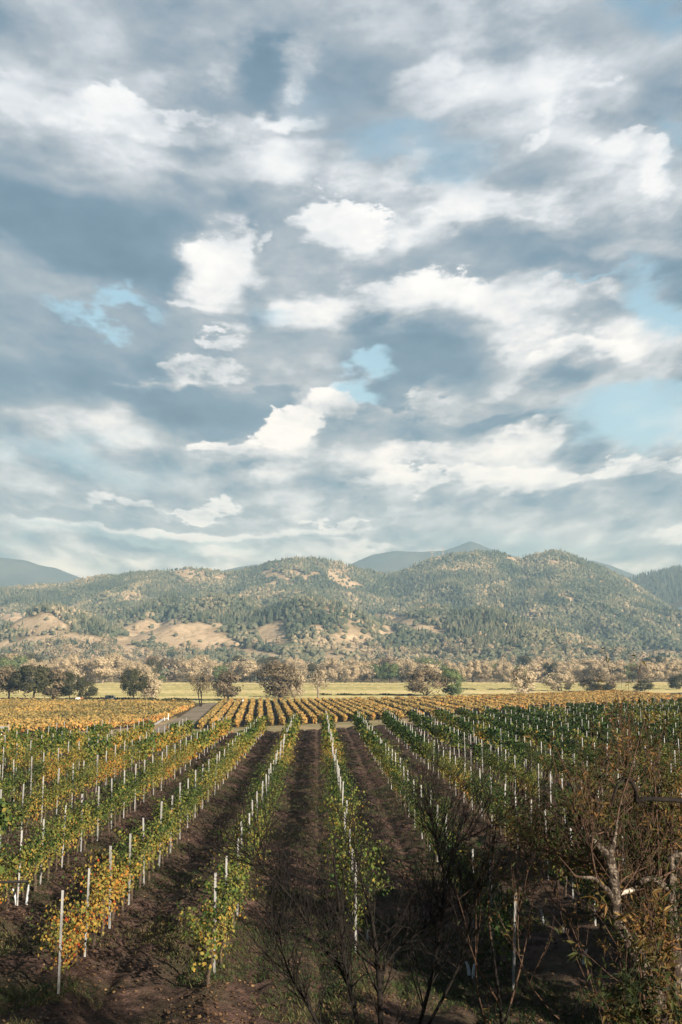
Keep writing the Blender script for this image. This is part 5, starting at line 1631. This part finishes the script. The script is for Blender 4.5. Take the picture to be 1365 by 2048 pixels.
def tank():
    p = on_ground(157, 1404.5, FZ)
    t = thing('spray_tank', p, 'white spray tank on a rusty red cart under the dark oaks', 'tank trailer')
    mb = MB(); mb.tube([(-1.15, -.3, 1.15), (-1.1, -.3, 1.15), (-.9, -.3, 1.15), (.7, -.3, 1.15), (.9, -.3, 1.15), (.95, -.3, 1.15)], [.1, .55, .72, .72, .55, .1], 16); tk = mb.build('tank', M['white_paint'], t, True)
    mb = MB(); mb.tube([(-.1, -.3, 1.8), (-.1, -.3, 2.0)], .2, 12); mb.build('filler_cap', M['grey_metal'], tk, True)
    mb = MB(); mb.box(-1.3, 1.9, -.9, .5, .42, .52); mb.box(1.9, 2.7, -.24, -.16, .44, .50); mb.build('frame', M['rust_paint'], t)
    mb = MB(); mb.box(.9, 1.85, -.75, .35, .52, 1.75); mb.box(.8, 1.95, -.85, .45, 1.75, 1.84); mb.build('pump_box', M['rust_paint'], t)
    for y in (-1.05, .5): wheel(t, .1, y, .42)
tank()
p = on_ground(1, 1405, FZ)
t = thing('water_trough', p, 'small white water trough at the frame edge behind the golden field', 'trough')
mb = MB(); mb.box(-.9, .9, -.4, .4, .25, .32)
mb.box(-.9, .9, -.4, -.34, .32, 1.3); mb.box(-.9, .9, .34, .4, .32, 1.3); mb.box(-.9, -.84, -.34, .34, .32, 1.3); mb.box(.84, .9, -.34, .34, .32, 1.3); mb.build('basin', M['white_paint'], t)
for x in (-.7, .62):
    mb = MB(); mb.box(x, x + .08, -.3, .3, -.1, .25); mb.build('leg', M['grey_metal'], t)

def low_hedge(label, pts, h, seed):
    g = np.random.default_rng(seed)
    P = [on_ground(x, y, FZ) for x, y in pts]
    pos = []
    for a, b in zip(P[:-1], P[1:]):
        n = int((b - a).length * 26)
        f = g.uniform(0, 1, n)
        gap = fbm(f * (b - a).length / 6, np.full(n, seed), 2, seed)
        q = np.array(a)[None] + f[:, None] * np.array(b - a)[None] + np.stack([g.normal(0, .3, n), g.normal(0, .5, n), h * g.beta(1.4, 1.2, n) * (0.5 + gap)], -1)
        pos.append(q[gap > 0.36])
    pos = np.concatenate(pos); n = len(pos)
    nor = rand_dirs(n, g)
    o = np.array(P[0])
    t = thing('low_hedge', P[0], label, 'hedge', 'low hedges along the meadow')
    link('foliage', leaf_mesh('foliage', pos - o, np.cross(nor, rand_dirs(n, g)), nor, g.uniform(.35, .7, n), np.clip(g.normal(.35, .15, n), 0, 1), 'clump', M['dark_leaf']), t)
low_hedge('broken dark hedge running behind the golden field under the oaks', [(-60, 1402.5), (100, 1402.5), (200, 1402), (300, 1403), (385, 1404.5)], 1.3, 4)
low_hedge('thin dark hedge line in the meadow between cottonwood and brown dome tree', [(640, 1392), (720, 1392.5), (830, 1393)], 1.0, 6)
low_hedge('thin green hedge line in the meadow between ivy tree and weeping tree', [(905, 1380.5), (990, 1381), (1040, 1381)], .9, 9)

def gate():
    a = on_ground(306, 1455, FZ); b = on_ground(329, 1440, FZ)
    t = thing('irrigation_pipe', a, 'long pale irrigation pipe lying along the road edge by the golden field', 'pipe')
    d = b - a
    mb = MB(); mb.tube([(0, 0, .35), tuple(d * .5 + Vector((0, 0, .38))), tuple(d + Vector((0, 0, .4)))], [.32, .32, .32], 12); mb.build('pipe', M['roof_grey'], t, True)
    mb = MB(); mb.tube([tuple(d + Vector((0, 0, .4))), tuple(d + Vector((1.1, .4, .42)))], [.40, .40], 12); mb.build('elbow', M['roof_grey'], t, True)
    for x, y, hh, lab in ((329.5, 1441, 1.5, 'white marker post standing at the end of the irrigation pipe'), (337, 1440, 1.7, 'white marker post beside the road, taller of the pair near the pipe'), (388, 1412, 1.9, 'pale gate post at the corner of field and road below the bare tree')):
        q = on_ground(x, y, FZ)
        mb = MB(); mb.tube([(0, 0, -.2), (0, 0, hh - .05), (0, 0, hh)], [.10, .09, .03], 8); mb.box(-.13, .13, -.13, .13, 0, .08)
        tag(mb.build('marker_post', M['white_paint'], None, True, q), lab, 'post')
gate()

def pylon(px, py_base, h, label, Y=3390.0):
    x = float(hor_slope(px) * Y); z = float(hill_z(np.array([float(px)]), np.array([Y]))[0]) - 2
    t = thing('transmission_tower', (x, Y, z), label, 'pylon', 'steel towers on the ridge')
    mb = MB()
    for sx in (-1, 1):
        for sy in (-1, 1):
            mb.tube([(sx * 3.2, sy * 3.2, 0), (sx * 1.0, sy * 1.0, h * .65), (sx * .5, sy * .5, h)], .26, 4)
    for i in range(6):
        z0, z1 = h * i / 6.5, h * (i + 1) / 6.5
        w0, w1 = 3.2 - 2.6 * z0 / h, 3.2 - 2.6 * z1 / h
        for s in (-1, 1):
            mb.tube([(-w0, s * w0, z0), (w1, s * w1, z1)], .15, 4); mb.tube([(w0, s * w0, z0), (-w1, s * w1, z1)], .15, 4)
    mb.build('lattice', M['roof_grey'], t)
    for q in (.72, .86):
        mb = MB(); mb.tube([(-5, 0, h * q), (0, 0, h * q + .8), (5, 0, h * q)], .25, 4); mb.tube([(-5, 0, h * q), (5, 0, h * q)], .2, 4); mb.build('crossarm', M['white_paint'], t)
pylon(867, 1122, 38, 'lattice steel tower on the ridge, the one farther from the high peak')
pylon(889, 1118, 34, 'lattice steel tower on the ridge, the one nearer the high peak')
